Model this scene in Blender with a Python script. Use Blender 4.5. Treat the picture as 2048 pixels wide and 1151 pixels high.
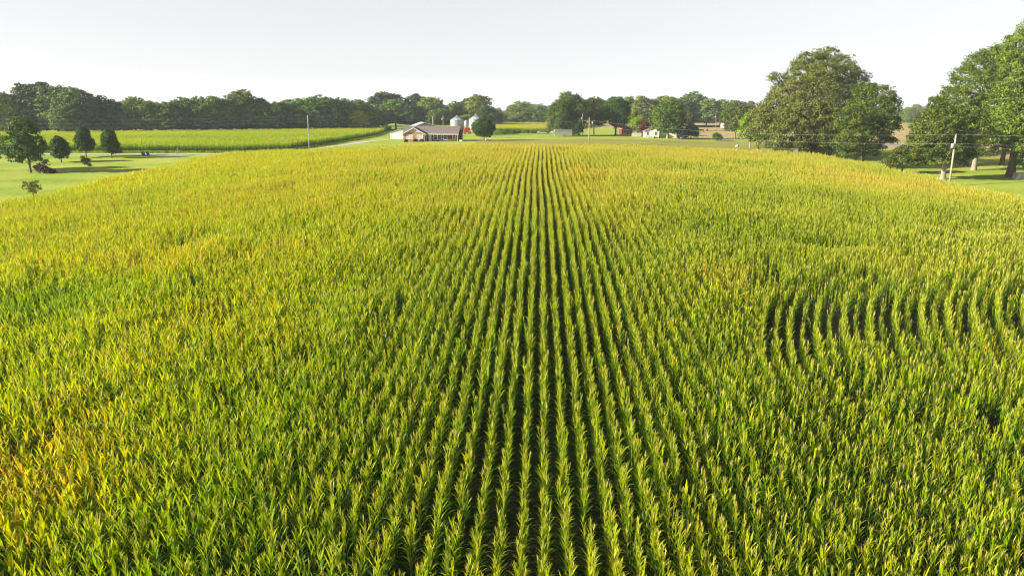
import bpy, bmesh, math, random
import numpy as np
from mathutils import Vector, Matrix, Euler
PI = math.pi
R = math.radians
sc = bpy.context.scene
for o in list(bpy.data.objects):
    bpy.data.objects.remove(o)
COL = sc.collection

# ------------------------------------------------------------------ camera
CAMZ = 9.3
PITCH = R(14.2)
FPX = 1384.0            # focal length in photograph pixels (2048 wide)
cd = bpy.data.cameras.new('camera')
cam = bpy.data.objects.new('camera', cd)
COL.objects.link(cam)
cam.location = (0, 0, CAMZ)
cam.rotation_euler = (R(90) - PITCH, 0, 0)
cd.sensor_width = 36
cd.lens = FPX / 2048 * 36
cd.clip_start = 0.5
cd.clip_end = 9000
sc.camera = cam

# ------------------------------------------------------------------ light
SUN_EL, SUN_AZ = 21.0, 255.0        # azimuth clockwise from +Y: low in the left, slightly behind the camera
world = bpy.data.worlds.new('World')
sc.world = world
world.use_nodes = True
wn = world.node_tree
wn.nodes.clear()
sky = wn.nodes.new('ShaderNodeTexSky')
sky.sky_type = 'NISHITA'
sky.sun_disc = False
sky.sun_elevation = R(SUN_EL)
sky.sun_rotation = R(SUN_AZ)
sky.air_density = 1.0
sky.dust_density = 2.0
sky.ozone_density = 1.0
hs = wn.nodes.new('ShaderNodeHueSaturation')
hs.inputs['Saturation'].default_value = 0.30
bg = wn.nodes.new('ShaderNodeBackground')
bg.inputs['Strength'].default_value = 0.087
wo = wn.nodes.new('ShaderNodeOutputWorld')
# the humid air near the horizon is whiter and brighter than the sky overhead
wtc = wn.nodes.new('ShaderNodeTexCoord'); wsx = wn.nodes.new('ShaderNodeSeparateXYZ')
wrp = wn.nodes.new('ShaderNodeValToRGB'); wrp.color_ramp.interpolation = 'B_SPLINE'; wel = wrp.color_ramp.elements
wel[0].position = 0.0; wel[0].color = (.66, .65, .65, 1)
wel[1].position = 0.6; wel[1].color = (.06, .07, .09, 1)
for p_, c_ in ((.05, (.335, .332, .33)), (.18, (.335, .33, .325)), (.32, (.15, .155, .17))):
    e_ = wel.new(p_); e_.color = (*c_, 1)
wsc = wn.nodes.new('ShaderNodeVectorMath'); wsc.operation = 'SCALE'; wsc.inputs['Scale'].default_value = 3.35
wmx = wn.nodes.new('ShaderNodeMix'); wmx.data_type = 'RGBA'; wmx.blend_type = 'MULTIPLY'; wmx.inputs[0].default_value = 1
wn.links.new(wtc.outputs['Generated'], wsx.inputs[0]); wn.links.new(wsx.outputs['Z'], wrp.inputs['Fac'])
wn.links.new(sky.outputs[0], hs.inputs['Color'])
wev = wn.nodes.new('ShaderNodeMix'); wev.data_type = 'RGBA'; wev.inputs[0].default_value = .6   # thin even haze veil over the sky
wev.inputs[7].default_value = (3.95, 4.05, 4.2, 1)
wn.links.new(hs.outputs[0], wev.inputs[6]); wn.links.new(wev.outputs[2], wmx.inputs[6]); wn.links.new(wrp.outputs[0], wsc.inputs[0]); wn.links.new(wsc.outputs[0], wmx.inputs[7])
wn.links.new(wmx.outputs[2], bg.inputs['Color'])
wn.links.new(bg.outputs[0], wo.inputs['Surface'])
sl = bpy.data.lights.new('sun', 'SUN')
sl.energy = 5.0
sl.angle = R(0.6)
sl.color = (1.0, 0.915, 0.76)
sun = bpy.data.objects.new('sun', sl)
COL.objects.link(sun)
sd = Vector((math.sin(R(SUN_AZ)) * math.cos(R(SUN_EL)), math.cos(R(SUN_AZ)) * math.cos(R(SUN_EL)), math.sin(R(SUN_EL))))
sun.rotation_euler = sd.to_track_quat('Z', 'Y').to_euler()
sun.location = (-60, -20, 60)
sc.view_settings.view_transform = 'Standard'
sc.view_settings.look = 'None'
sc.view_settings.exposure = 1.24
sc.view_settings.gamma = 1.0
sc.render.engine = 'CYCLES'
sc.cycles.filter_width = 1.05
sc.cycles.max_bounces = 7
sc.cycles.diffuse_bounces = 3
sc.cycles.glossy_bounces = 2
sc.cycles.transmission_bounces = 4
sc.cycles.transparent_max_bounces = 4
sc.cycles.volume_bounces = 0
sc.cycles.caustics_reflective = False
sc.cycles.caustics_refractive = False

# ------------------------------------------------------------------ noise and terrain
def vnoise(x, y, seed=0):
    x = np.asarray(x, float); y = np.asarray(y, float)
    xi = np.floor(x).astype(np.int64); yi = np.floor(y).astype(np.int64)
    fx = x - xi; fy = y - yi
    fx = fx * fx * (3 - 2 * fx); fy = fy * fy * (3 - 2 * fy)
    def h(a, b):
        n = (a * 374761393 + b * 668265263 + seed * 1442695041) & 0xFFFFFFFF
        n = ((n ^ (n >> 13)) * 1274126177) & 0xFFFFFFFF
        return ((n ^ (n >> 16)) & 0xFFFF) / 65535.0
    a = h(xi, yi); b = h(xi + 1, yi); c = h(xi, yi + 1); d = h(xi + 1, yi + 1)
    return (a * (1 - fx) + b * fx) * (1 - fy) + (c * (1 - fx) + d * fx) * fy

def fbm(x, y, seed=0, o=3):
    s = 0; a = 1; t = 0
    for k in range(o):
        s = s + a * vnoise(np.asarray(x) * 2 ** k, np.asarray(y) * 2 ** k, seed + k * 17); t += a; a *= .5
    return s / t

PY = [-40, 0, 20, 30, 41, 53, 65, 90, 133, 168, 240, 420, 700, 9000]
PZ = [-8.6, -7.7, -6.7, -5.6, -4.4, -3.35, -2.45, -1.1, 0, 0, 0, 0, 0, 0]
CY = [0, 100, 149, 195, 300, 400, 700]
CV = [3.8, 3.8, 2.7, 1.1, .9, .2, 0]
def G(x, y):
    x = np.asarray(x, float); y = np.asarray(y, float)
    p = 0; c = 0
    for d in (-9, -5, 0, 5, 9):
        p = p + np.interp(y + d, PY, PZ) / 5
        c = c + np.interp(y + d, CY, CV) / 5
    t = np.minimum(np.abs(x) / 72, 1.15)
    s = np.where(t < 1, t ** 1.7, 1 + (t - 1) * 1.7 - (t - 1) ** 2 * 5.6)
    amp = np.clip((200 - y) / 60, 0.15, 1) * .5
    und = (fbm(x / 34 + 3.3, y / 21 + 7.7, 5, 2) - .5) * amp
    return p - c * s + und
def g(x, y):
    return float(G(x, y))

cP, sP = math.cos(PITCH), math.sin(PITCH)
def at(px, Y, Z=None):
    """point standing at distance Y whose bearing is photograph column px"""
    X = (px - 1024) / FPX * Y
    for _ in range(4):
        z = g(X, Y) if Z is None else Z
        zd = Y * cP + (CAMZ - z) * sP
        X = (px - 1024) / FPX * zd
    return X, Y, (g(X, Y) if Z is None else Z)
def ztop(py, Y):
    dy = (py - 575.5) / FPX
    return CAMZ + Y * (-sP - dy * cP) / (cP - dy * sP)
def hit(px, py):
    """ground point seen at a photograph pixel"""
    dy = (py - 575.5) / FPX; dx = (px - 1024) / FPX
    t = 12.0
    while t < 2000:
        X = dx * t; Y = (cP - dy * sP) * t; Z = CAMZ + (-sP - dy * cP) * t
        if Z <= g(X, Y): return X, Y, g(X, Y)
        t += .4
    return X, Y, g(X, Y)

# ------------------------------------------------------------------ materials
def mat(name):
    m = bpy.data.materials.new(name); m.use_nodes = True
    nt = m.node_tree; nt.nodes.clear()
    out = nt.nodes.new('ShaderNodeOutputMaterial')
    return m, nt, out
def N(nt, t, **kw):
    n = nt.nodes.new(t)
    for k, v in kw.items():
        if k in n.inputs.keys(): n.inputs[k].default_value = v
        else: setattr(n, k, v)
    return n
def ramp(nt, stops, fac):
    r = nt.nodes.new('ShaderNodeValToRGB')
    e = r.color_ramp.elements
    while len(e) < len(stops): e.new(.5)
    for k, (p, c) in enumerate(stops):
        e[k].position = p; e[k].color = (*c, 1)
    nt.links.new(fac, r.inputs['Fac'])
    return r.outputs['Color']
def simple(name, col, rough=.7, metal=0, noise=.12, scale=3.0, bump=0, spec=.3):
    m, nt, out = mat(name)
    b = N(nt, 'ShaderNodeBsdfPrincipled', Roughness=rough, Metallic=metal)
    b.inputs['Specular IOR Level'].default_value = spec
    tc = N(nt, 'ShaderNodeTexCoord')
    no = N(nt, 'ShaderNodeTexNoise', Scale=scale, Detail=6.0)
    nt.links.new(tc.outputs['Object'], no.inputs['Vector'])
    c = ramp(nt, [(.3, tuple(max(0, v * (1 - noise)) for v in col)), (.7, tuple(min(1, v * (1 + noise)) for v in col))], no.outputs['Fac'])
    nt.links.new(c, b.inputs['Base Color'])
    if bump:
        bp = N(nt, 'ShaderNodeBump', Strength=bump, Distance=.05)
        nt.links.new(no.outputs['Fac'], bp.inputs['Height']); nt.links.new(bp.outputs[0], b.inputs['Normal'])
    nt.links.new(b.outputs[0], out.inputs['Surface'])
    return m
def leafy(name, stops, trans=.35, rough=.55, use_yel=True, spec=.25, att='v', off=0.0):
    """foliage: colour from a per-leaf attribute plus the plant's own value"""
    m, nt, out = mat(name)
    a = N(nt, 'ShaderNodeAttribute', attribute_name=att)
    val = a.outputs['Fac']
    if use_yel:
        y = N(nt, 'ShaderNodeAttribute', attribute_type='INSTANCER', attribute_name='yel')
        ad = N(nt, 'ShaderNodeMath', operation='ADD')
        nt.links.new(a.outputs['Fac'], ad.inputs[0]); nt.links.new(y.outputs['Fac'], ad.inputs[1])
        ad2 = N(nt, 'ShaderNodeMath', operation='ADD'); ad2.inputs[1].default_value = -.5 + off
        nt.links.new(ad.outputs[0], ad2.inputs[0]); val = ad2.outputs[0]
    c = ramp(nt, stops, val)
    oi = N(nt, 'ShaderNodeObjectInfo')
    mx = N(nt, 'ShaderNodeMix', data_type='RGBA', blend_type='MULTIPLY')
    mx.inputs[0].default_value = 1
    nt.links.new(c, mx.inputs[6]); nt.links.new(oi.outputs['Color'], mx.inputs[7])
    col = mx.outputs[2]
    b = N(nt, 'ShaderNodeBsdfPrincipled', Roughness=rough)
    b.inputs['Specular IOR Level'].default_value = spec
    nt.links.new(col, b.inputs['Base Color'])
    t = N(nt, 'ShaderNodeBsdfTranslucent')
    br = N(nt, 'ShaderNodeMix', data_type='RGBA', blend_type='MULTIPLY'); br.inputs[0].default_value = 1
    br.inputs[7].default_value = (1.25, 1.25, .6, 1)
    nt.links.new(col, br.inputs[6]); nt.links.new(br.outputs[2], t.inputs['Color'])
    ms = N(nt, 'ShaderNodeMixShader', Fac=trans)
    nt.links.new(b.outputs[0], ms.inputs[1]); nt.links.new(t.outputs[0], ms.inputs[2])
    nt.links.new(ms.outputs[0], out.inputs['Surface'])
    return m

M = {}
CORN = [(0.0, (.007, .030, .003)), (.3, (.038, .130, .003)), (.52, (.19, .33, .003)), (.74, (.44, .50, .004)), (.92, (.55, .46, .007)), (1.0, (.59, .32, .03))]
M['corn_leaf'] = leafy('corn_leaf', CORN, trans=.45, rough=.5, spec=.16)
M['corn_tassel'] = leafy('corn_tassel', [(0, (.29, .36, .03)), (.5, (.50, .50, .07)), (1, (.63, .55, .15))], trans=.3, spec=.1)
M['corn_stalk'] = leafy('corn_stalk', [(0, (.10, .16, .03)), (.6, (.25, .27, .06)), (1, (.4, .3, .12))], trans=0, spec=.2)
M['oak'] = leafy('oak_leaves', [(0, (.045, .068, .012)), (.5, (.12, .145, .026)), (1, (.25, .235, .06))], trans=.22, use_yel=False)
M['green'] = leafy('green_leaves', [(0, (.03, .066, .010)), (.5, (.078, .145, .016)), (1, (.18, .26, .03))], trans=.24, use_yel=False)
M['woodleaf'] = leafy('wood_leaves', [(0, (.055, .10, .028)), (.5, (.135, .195, .045)), (1, (.30, .335, .075))], trans=.2, use_yel=False)
M['pine'] = leafy('pine_needles', [(0, (.035, .06, .025)), (.5, (.07, .105, .04)), (1, (.13, .16, .06))], trans=.2, use_yel=False)
M['bark'] = simple('bark', (.13, .10, .075), .9, noise=.35, scale=6, bump=.6)
M['pale_bark'] = simple('pale_bark', (.27, .22, .175), .9, noise=.25, scale=4, bump=.4)
M['dead_leaf'] = leafy('dark_leaves', [(0, (.03, .02, .022)), (1, (.10, .05, .05))], trans=.1, use_yel=False)
M['red_leaf'] = leafy('red_leaves', [(0, (.07, .018, .014)), (1, (.20, .06, .035))], trans=.3, use_yel=False)
M['white_paint'] = simple('white_paint', (.68, .63, .59), .6, noise=.06)
M['white_metal'] = simple('white_metal', (.75, .76, .76), .45, noise=.08, spec=.5)
M['glass'] = simple('window_glass', (.03, .04, .045), .08, noise=.1, spec=.8)
M['wood_pole'] = simple('weathered_pole', (.40, .33, .26), .9, noise=.25, scale=5)
M['wire'] = simple('wire', (.36, .35, .33), .5, noise=.02)
M['galv'] = simple('galvanised_steel', (.42, .44, .46), .45, .35, noise=.08, scale=2, spec=.5)
M['roof_steel'] = simple('roof_steel', (.52, .53, .55), .42, .25, noise=.06, scale=.5)
M['red_paint'] = simple('red_paint', (.55, .07, .03), .5, noise=.15)
M['black_rubber'] = simple('black_rubber', (.02, .02, .022), .8)
M['blue_plastic'] = simple('blue_plastic', (.02, .06, .33), .45, noise=.1, spec=.5)
M['dark_metal'] = simple('dark_metal', (.06, .06, .065), .5)
M['stone'] = simple('grey_stone', (.36, .35, .32), .9, noise=.25, scale=2, bump=.5)
M['yellow_plastic'] = simple('yellow_plastic', (.75, .5, .03), .5)
M['beige_siding'] = simple('beige_siding', (.46, .42, .36), .8, noise=.08)
M['barn_grey'] = simple('grey_barn_panels', (.22, .24, .27), .6, noise=.15, scale=1)
M['orange_roof'] = simple('rust_roof', (.48, .17, .08), .8, noise=.3, scale=.8)
M['dark_red'] = simple('dark_red_boards', (.13, .045, .035), .8, noise=.25)  # red lowered to carry the shade between the trees; barn door shares it
M['cow_hide'] = simple('black_hide', (.022, .018, .016), .7)
M['slats'] = simple('weathered_aluminium', (.48, .45, .41), .6, .1, noise=.25, scale=5)

def shingles():
    m, nt, out = mat('brown_shingles')
    b = N(nt, 'ShaderNodeBsdfPrincipled', Roughness=.9)
    tc = N(nt, 'ShaderNodeTexCoord'); br = N(nt, 'ShaderNodeTexBrick', Scale=1.0)
    br.inputs['Color1'].default_value = (.205, .17, .15, 1); br.inputs['Color2'].default_value = (.16, .135, .12, 1)
    br.inputs['Mortar'].default_value = (.13, .10, .09, 1)
    br.inputs['Brick Width'].default_value = .5; br.inputs['Row Height'].default_value = .16; br.inputs['Mortar Size'].default_value = .012
    nt.links.new(tc.outputs['Object'], br.inputs['Vector']); nt.links.new(br.outputs['Color'], b.inputs['Base Color'])
    nt.links.new(b.outputs[0], out.inputs['Surface']); return m
M['shingles'] = shingles()
def bricks(name, c1, c2, mo):
    m, nt, out = mat(name)
    b = N(nt, 'ShaderNodeBsdfPrincipled', Roughness=.9)
    tc = N(nt, 'ShaderNodeTexCoord'); mp = N(nt, 'ShaderNodeMapping'); mp.inputs['Rotation'].default_value = (R(90), 0, 0)
    br = N(nt, 'ShaderNodeTexBrick', Scale=1.0)
    br.inputs['Color1'].default_value = (*c1, 1); br.inputs['Color2'].default_value = (*c2, 1); br.inputs['Mortar'].default_value = (*mo, 1)
    br.inputs['Brick Width'].default_value = .22; br.inputs['Row Height'].default_value = .075; br.inputs['Mortar Size'].default_value = .008
    nt.links.new(tc.outputs['Object'], mp.inputs['Vector']); nt.links.new(mp.outputs[0], br.inputs['Vector'])
    no = N(nt, 'ShaderNodeTexNoise', Scale=1.3); nt.links.new(tc.outputs['Object'], no.inputs['Vector'])
    mx = N(nt, 'ShaderNodeMix', data_type='RGBA', blend_type='MULTIPLY'); mx.inputs[0].default_value = .5
    nt.links.new(br.outputs['Color'], mx.inputs[6]); nt.links.new(no.outputs['Color'], mx.inputs[7])
    nt.links.new(mx.outputs[2], b.inputs['Base Color']); nt.links.new(b.outputs[0], out.inputs['Surface']); return m
M['brick'] = bricks('red_brick', (.52, .19, .10), (.42, .15, .085), (.5, .42, .34))
M['shaded_brick'] = bricks('shaded_brick', (.19, .08, .065), (.14, .06, .055), (.18, .13, .12))  # darker copy of the brick, with porch and end-wall shade in its colour

def ground_mat(name, stops, s1=.05, s2=.9, bump=.3, stripes=None):
    m, nt, out = mat(name)
    b = N(nt, 'ShaderNodeBsdfPrincipled', Roughness=.95); b.inputs['Specular IOR Level'].default_value = .1
    tc = N(nt, 'ShaderNodeTexCoord')
    n1 = N(nt, 'ShaderNodeTexNoise', Scale=s1, Detail=8.0, Roughness=.65); n2 = N(nt, 'ShaderNodeTexNoise', Scale=s2, Detail=10.0, Roughness=.7)
    for n in (n1, n2): nt.links.new(tc.outputs['Object'], n.inputs['Vector'])
    ad = N(nt, 'ShaderNodeMath', operation='ADD'); nt.links.new(n1.outputs['Fac'], ad.inputs[0]); nt.links.new(n2.outputs['Fac'], ad.inputs[1])
    h = N(nt, 'ShaderNodeMath', operation='MULTIPLY'); h.inputs[1].default_value = .5; nt.links.new(ad.outputs[0], h.inputs[0])
    v = h.outputs[0]
    if stripes:
        wv = N(nt, 'ShaderNodeTexWave', Scale=stripes, Distortion=1.5, Detail=2.0); wv.bands_direction = 'Y'
        nt.links.new(tc.outputs['Object'], wv.inputs['Vector'])
        m2 = N(nt, 'ShaderNodeMath', operation='MULTIPLY_ADD'); m2.inputs[1].default_value = .08
        nt.links.new(wv.outputs['Fac'], m2.inputs[0]); nt.links.new(v, m2.inputs[2]); v = m2.outputs[0]
    nt.links.new(ramp(nt, stops, v), b.inputs['Base Color'])
    if bump:
        bp = N(nt, 'ShaderNodeBump', Strength=bump, Distance=.12)
        nt.links.new(n2.outputs['Fac'], bp.inputs['Height']); nt.links.new(bp.outputs[0], b.inputs['Normal'])
    nt.links.new(b.outputs[0], out.inputs['Surface']); return m
M['lawn'] = ground_mat('mown_lawn', [(.36, (.17, .28, .025)), (.5, (.285, .385, .04)), (.64, (.43, .45, .08))], .06, 1.6, .3, .021)
M['hay'] = ground_mat('olive_hay_grass', [(.36, (.16, .19, .03)), (.5, (.27, .27, .05)), (.64, (.38, .33, .08))], .03, 1.0, .3, .09)
M['pasture'] = ground_mat('dry_pasture', [(.36, (.24, .20, .07)), (.5, (.38, .30, .12)), (.64, (.50, .38, .17))], .02, .5, .3, .03)
M['soil'] = ground_mat('field_soil', [(.4, (.05, .04, .025)), (.6, (.10, .08, .045))], .2, 3, .6)
M['gravel'] = ground_mat('gravel', [(.4, (.42, .39, .34)), (.6, (.60, .56, .50))], .3, 6, .3)
M['asphalt'] = ground_mat('worn_asphalt', [(.4, (.22, .215, .22)), (.6, (.33, .32, .33))], .3, 6, .2)

# ------------------------------------------------------------------ object helpers
def tag(o, label=None, cat=None, group=None, kind=None):
    if label: o['label'] = label
    if cat: o['category'] = cat
    if group: o['group'] = group
    if kind: o['kind'] = kind
    return o
def link(name, me, parent=None):
    o = bpy.data.objects.new(name, me); COL.objects.link(o)
    if parent is not None: o.parent = parent
    return o
def empty(name, loc, rz=0, label=None, cat=None, group=None):
    o = bpy.data.objects.new(name, None); COL.objects.link(o)
    o.location = loc; o.rotation_euler = (0, 0, rz); o.empty_display_size = .5
    return tag(o, label, cat, group)
class MB:
    def __init__(s): s.v = []; s.f = []
    def add(s, vs, fs):
        n = len(s.v); s.v += [tuple(v) for v in vs]; s.f += [tuple(n + i for i in f) for f in fs]; return s
    def box(s, x0, x1, y0, y1, z0, z1):
        return s.add([(x0, y0, z0), (x1, y0, z0), (x1, y1, z0), (x0, y1, z0), (x0, y0, z1), (x1, y0, z1), (x1, y1, z1), (x0, y1, z1)],
                     [(0, 3, 2, 1), (4, 5, 6, 7), (0, 1, 5, 4), (1, 2, 6, 5), (2, 3, 7, 6), (3, 0, 4, 7)])
    def prism(s, pts, axis, a, b):
        """closed outline extruded along axis from a to b; pts are the two other coordinates"""
        def mk(p, q): return {'x': (q, p[0], p[1]), 'y': (p[0], q, p[1]), 'z': (p[0], p[1], q)}[axis]
        n = len(pts)
        return s.add([mk(p, a) for p in pts] + [mk(p, b) for p in pts],
                     [tuple(range(n)), tuple(range(2 * n - 1, n - 1, -1))] + [(i, n + i, n + (i + 1) % n, (i + 1) % n) for i in range(n)])
    def tube(s, pts, rad, n=8, cap=True):
        pts = [Vector(p) for p in pts]
        if not hasattr(rad, '__len__'): rad = [rad] * len(pts)
        vs = []; fs = []
        for i, p in enumerate(pts):
            d = (pts[min(i + 1, len(pts) - 1)] - pts[max(i - 1, 0)]).normalized()
            u = d.cross(Vector((0, 0, 1)))
            if u.length < .1: u = d.cross(Vector((1, 0, 0)))
            u.normalize(); w = d.cross(u)
            for k in range(n):
                a = 2 * PI * k / n
                vs.append(p + (u * math.cos(a) + w * math.sin(a)) * rad[i])
        for i in range(len(pts) - 1):
            for k in range(n):
                fs.append((i * n + k, i * n + (k + 1) % n, (i + 1) * n + (k + 1) % n, (i + 1) * n + k))
        if cap:
            fs.append(tuple(range(n - 1, -1, -1))); fs.append(tuple(range((len(pts) - 1) * n, len(pts) * n)))
        return s.add(vs, fs)
    def lathe(s, prof, n=32, c=(0, 0)):
        vs = [(c[0] + r * math.cos(2 * PI * k / n), c[1] + r * math.sin(2 * PI * k / n), z) for r, z in prof for k in range(n)]
        fs = [(i * n + k, i * n + (k + 1) % n, (i + 1) * n + (k + 1) % n, (i + 1) * n + k) for i in range(len(prof) - 1) for k in range(n)]
        return s.add(vs, fs)
    def mesh(s, name, material, smooth=False, bevel=0):
        me = bpy.data.meshes.new(name); me.from_pydata(s.v, [], s.f)
        bm = bmesh.new(); bm.from_mesh(me); bmesh.ops.recalc_face_normals(bm, faces=bm.faces)
        bm.to_mesh(me); bm.free()
        me.materials.append(material)
        if smooth: me.polygons.foreach_set('use_smooth', [True] * len(me.polygons))
        return me
    def build(s, name, material, parent=None, smooth=False):
        return link(name, s.mesh(name, material, smooth), parent)

def np_mesh(name, V, F, mats, mi=None, att=None, smooth=False):
    """V (n,3), F (m,4) quads"""
    me = bpy.data.meshes.new(name)
    n, m = len(V), len(F)
    me.vertices.add(n); me.vertices.foreach_set('co', np.asarray(V, np.float32).ravel())
    me.loops.add(m * 4); me.loops.foreach_set('vertex_index', np.asarray(F, np.int32).ravel())
    me.polygons.add(m)
    me.polygons.foreach_set('loop_start', np.arange(0, m * 4, 4, dtype=np.int32))
    me.polygons.foreach_set('loop_total', np.full(m, 4, np.int32))
    for x in mats: me.materials.append(x)
    if mi is not None: me.polygons.foreach_set('material_index', np.asarray(mi, np.int32))
    if smooth: me.polygons.foreach_set('use_smooth', np.ones(m, bool))
    if att is not None:
        a = me.attributes.new('v', 'FLOAT', 'POINT'); a.data.foreach_set('value', np.asarray(att, np.float32))
    me.update(calc_edges=True)
    return me

# ------------------------------------------------------------------ ground sheets
def lines(lo, hi, a, b, step):
    out = list(np.arange(a, b + .1, step)); s = step; x = b
    while x < hi: s *= 1.25; x += s; out.append(x)
    s = step; x = a
    while x > lo: s *= 1.25; x -= s; out.insert(0, x)
    return np.array(out)
def sheet(name, xs, ys, m, lift=0, label=None, mask=None):
    X, Y = np.meshgrid(xs, ys, indexing='ij')
    Z = G(X, Y) + lift
    V = np.stack([X.ravel(), Y.ravel(), Z.ravel()], 1)
    ni, nj = X.shape
    I, J = np.meshgrid(np.arange(ni - 1), np.arange(nj - 1), indexing='ij')
    a = (I * nj + J).ravel()
    F = np.stack([a, a + nj, a + nj + 1, a + 1], 1)
    if mask is not None:
        cx = V[F, 0].mean(1); cy = V[F, 1].mean(1); F = F[mask(cx, cy)]
    o = link(name, np_mesh(name, V, F, [m], smooth=True)); o['kind'] = 'structure'
    return o
xs = lines(-1900, 1900, -230, 230, 2.5); ys = lines(-250, 1700, -20, 420, 2.5)
sheet('ground', xs, ys, M['lawn'])

def strip(name, pts, w, m, lift, sub=2.0):
    """ribbon draped over the terrain along a polyline"""
    P = [Vector((p[0], p[1], 0)) for p in pts]
    C = []
    for a, b in zip(P[:-1], P[1:]):
        k = max(1, int((b - a).length / sub))
        C += [a.lerp(b, i / k) for i in range(k)]
    C.append(P[-1])
    for _ in range(6):
        C = [C[0]] + [(C[i - 1] + C[i] * 2 + C[i + 1]) / 4 for i in range(1, len(C) - 1)] + [C[-1]]
    V = []; F = []; q = max(3, int(w / 1.2) + 1)
    rr = random.Random(3)
    for i, c in enumerate(C):
        d = (C[min(i + 1, len(C) - 1)] - C[max(i - 1, 0)]).normalized(); n = Vector((d.y, -d.x, 0))
        e = rr.uniform(-.12, .12)
        for k in range(q):
            p = c + n * (w * (k / (q - 1) - .5) * (1 + e * .3))
            V.append((p.x, p.y, g(p.x, p.y) + lift))
    for i in range(len(C) - 1):
        for k in range(q - 1):
            F.append((i * q + k, i * q + k + 1, (i + 1) * q + k + 1, (i + 1) * q + k))
    o = link(name, np_mesh(name, np.array(V), np.array(F), [m], smooth=True)); o['kind'] = 'structure'
    return o
def patch(name, poly, m, lift, step=2.5):
    """draped polygon patch"""
    px = [p[0] for p in poly]; py = [p[1] for p in poly]
    bm = bmesh.new(); bm.faces.new([bm.verts.new((x, y, 0)) for x, y in poly])
    for ax, lo, hi in ((0, min(px), max(px)), (1, min(py), max(py))):
        t = lo + step
        while t < hi:
            co = [0, 0, 0]; no = [0, 0, 0]; co[ax] = t; no[ax] = 1
            bmesh.ops.bisect_plane(bm, geom=bm.verts[:] + bm.edges[:] + bm.faces[:], plane_co=co, plane_no=no); t += step
    bmesh.ops.recalc_face_normals(bm, faces=bm.faces)
    for v in bm.verts: v.co.z = g(v.co.x, v.co.y) + lift
    me = bpy.data.meshes.new(name); bm.to_mesh(me); bm.free(); me.materials.append(m)
    if me.polygons and me.polygons[0].normal.z < 0: me.flip_normals()
    o = link(name, me); o['kind'] = 'structure'; return o

ROWYAW = math.tan(R(2.25))
FX0, FX1, FY1 = -69.0, 73.0, 168.0
patch('field_soil', [(-69, -10), (73, -10), (73, 168.8), (-69, 168.8)], M['soil'], .03, 3)
patch('meadow', [(-12, 172), (70, 172), (112, 232), (125, 262), (35, 262), (-12, 250)], M['hay'], .03, 4)
patch('pasture', [(92, 262), (300, 262), (340, 700), (60, 700), (62, 330)], M['pasture'], .03, 6)
patch('dry_pasture', [(104, 178), (190, 178), (240, 255), (118, 255)], M['pasture'], .03, 4)
strip('road', [(-330, 191), (-170, 190), (-90, 188.5), (-64, 190), (-56, 200), (-53, 225), (-50, 252), (-45, 262)], 3.4, M['gravel'], .05)
strip('lane', [(-38, 262), (-30, 266), (-10, 268)], 3.0, M['gravel'], .06)
strip('asphalt_road', [(52, 179), (66, 190), (84, 205), (128, 237), (220, 300), (330, 360)], 5.5, M['asphalt'], .05)
strip('farm_track', [(84, 300), (97, 285), (108, 268), (135, 258)], 4, M['gravel'], .07)
strip('mown_path', [(58, 262), (47, 240), (34, 215), (30, 200)], 1.6, M['lawn'], .06)

# ------------------------------------------------------------------ corn plants
def ribbon(rng, p0, az, t0, t1, L, W, seg, droop=1.0, fold=.22):
    """a corn blade: centre line bends from t0 to t1 (angle from vertical), V folded"""
    pr = {5: [.55, .95, 1, .82, .5, .04], 3: [.6, 1, .75, .05], 4: [.55, 1, .92, .6, .04]}[seg]
    c = np.array(p0, float); V = []; ds = L / seg
    tw = rng.uniform(-.5, .5)
    for i in range(seg + 1):
        s = i / seg
        t = t0 + (t1 - t0) * s ** 1.4
        a = az + tw * s * .6
        d = np.array([math.sin(t) * math.cos(a), math.sin(t) * math.sin(a), math.cos(t)])
        side = np.array([-math.sin(a + tw * s), math.cos(a + tw * s), 0])
        nr = np.cross(side, d)
        w = W * pr[i] / 2
        V += [c - side * w + nr * w * fold, c.copy(), c + side * w + nr * w * fold]
        c = c + d * ds
    F = []
    for i in range(seg):
        a = i * 3
        F += [(a, a + 1, a + 4, a + 3), (a + 1, a + 2, a + 5, a + 4)]
    return V, F

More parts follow.
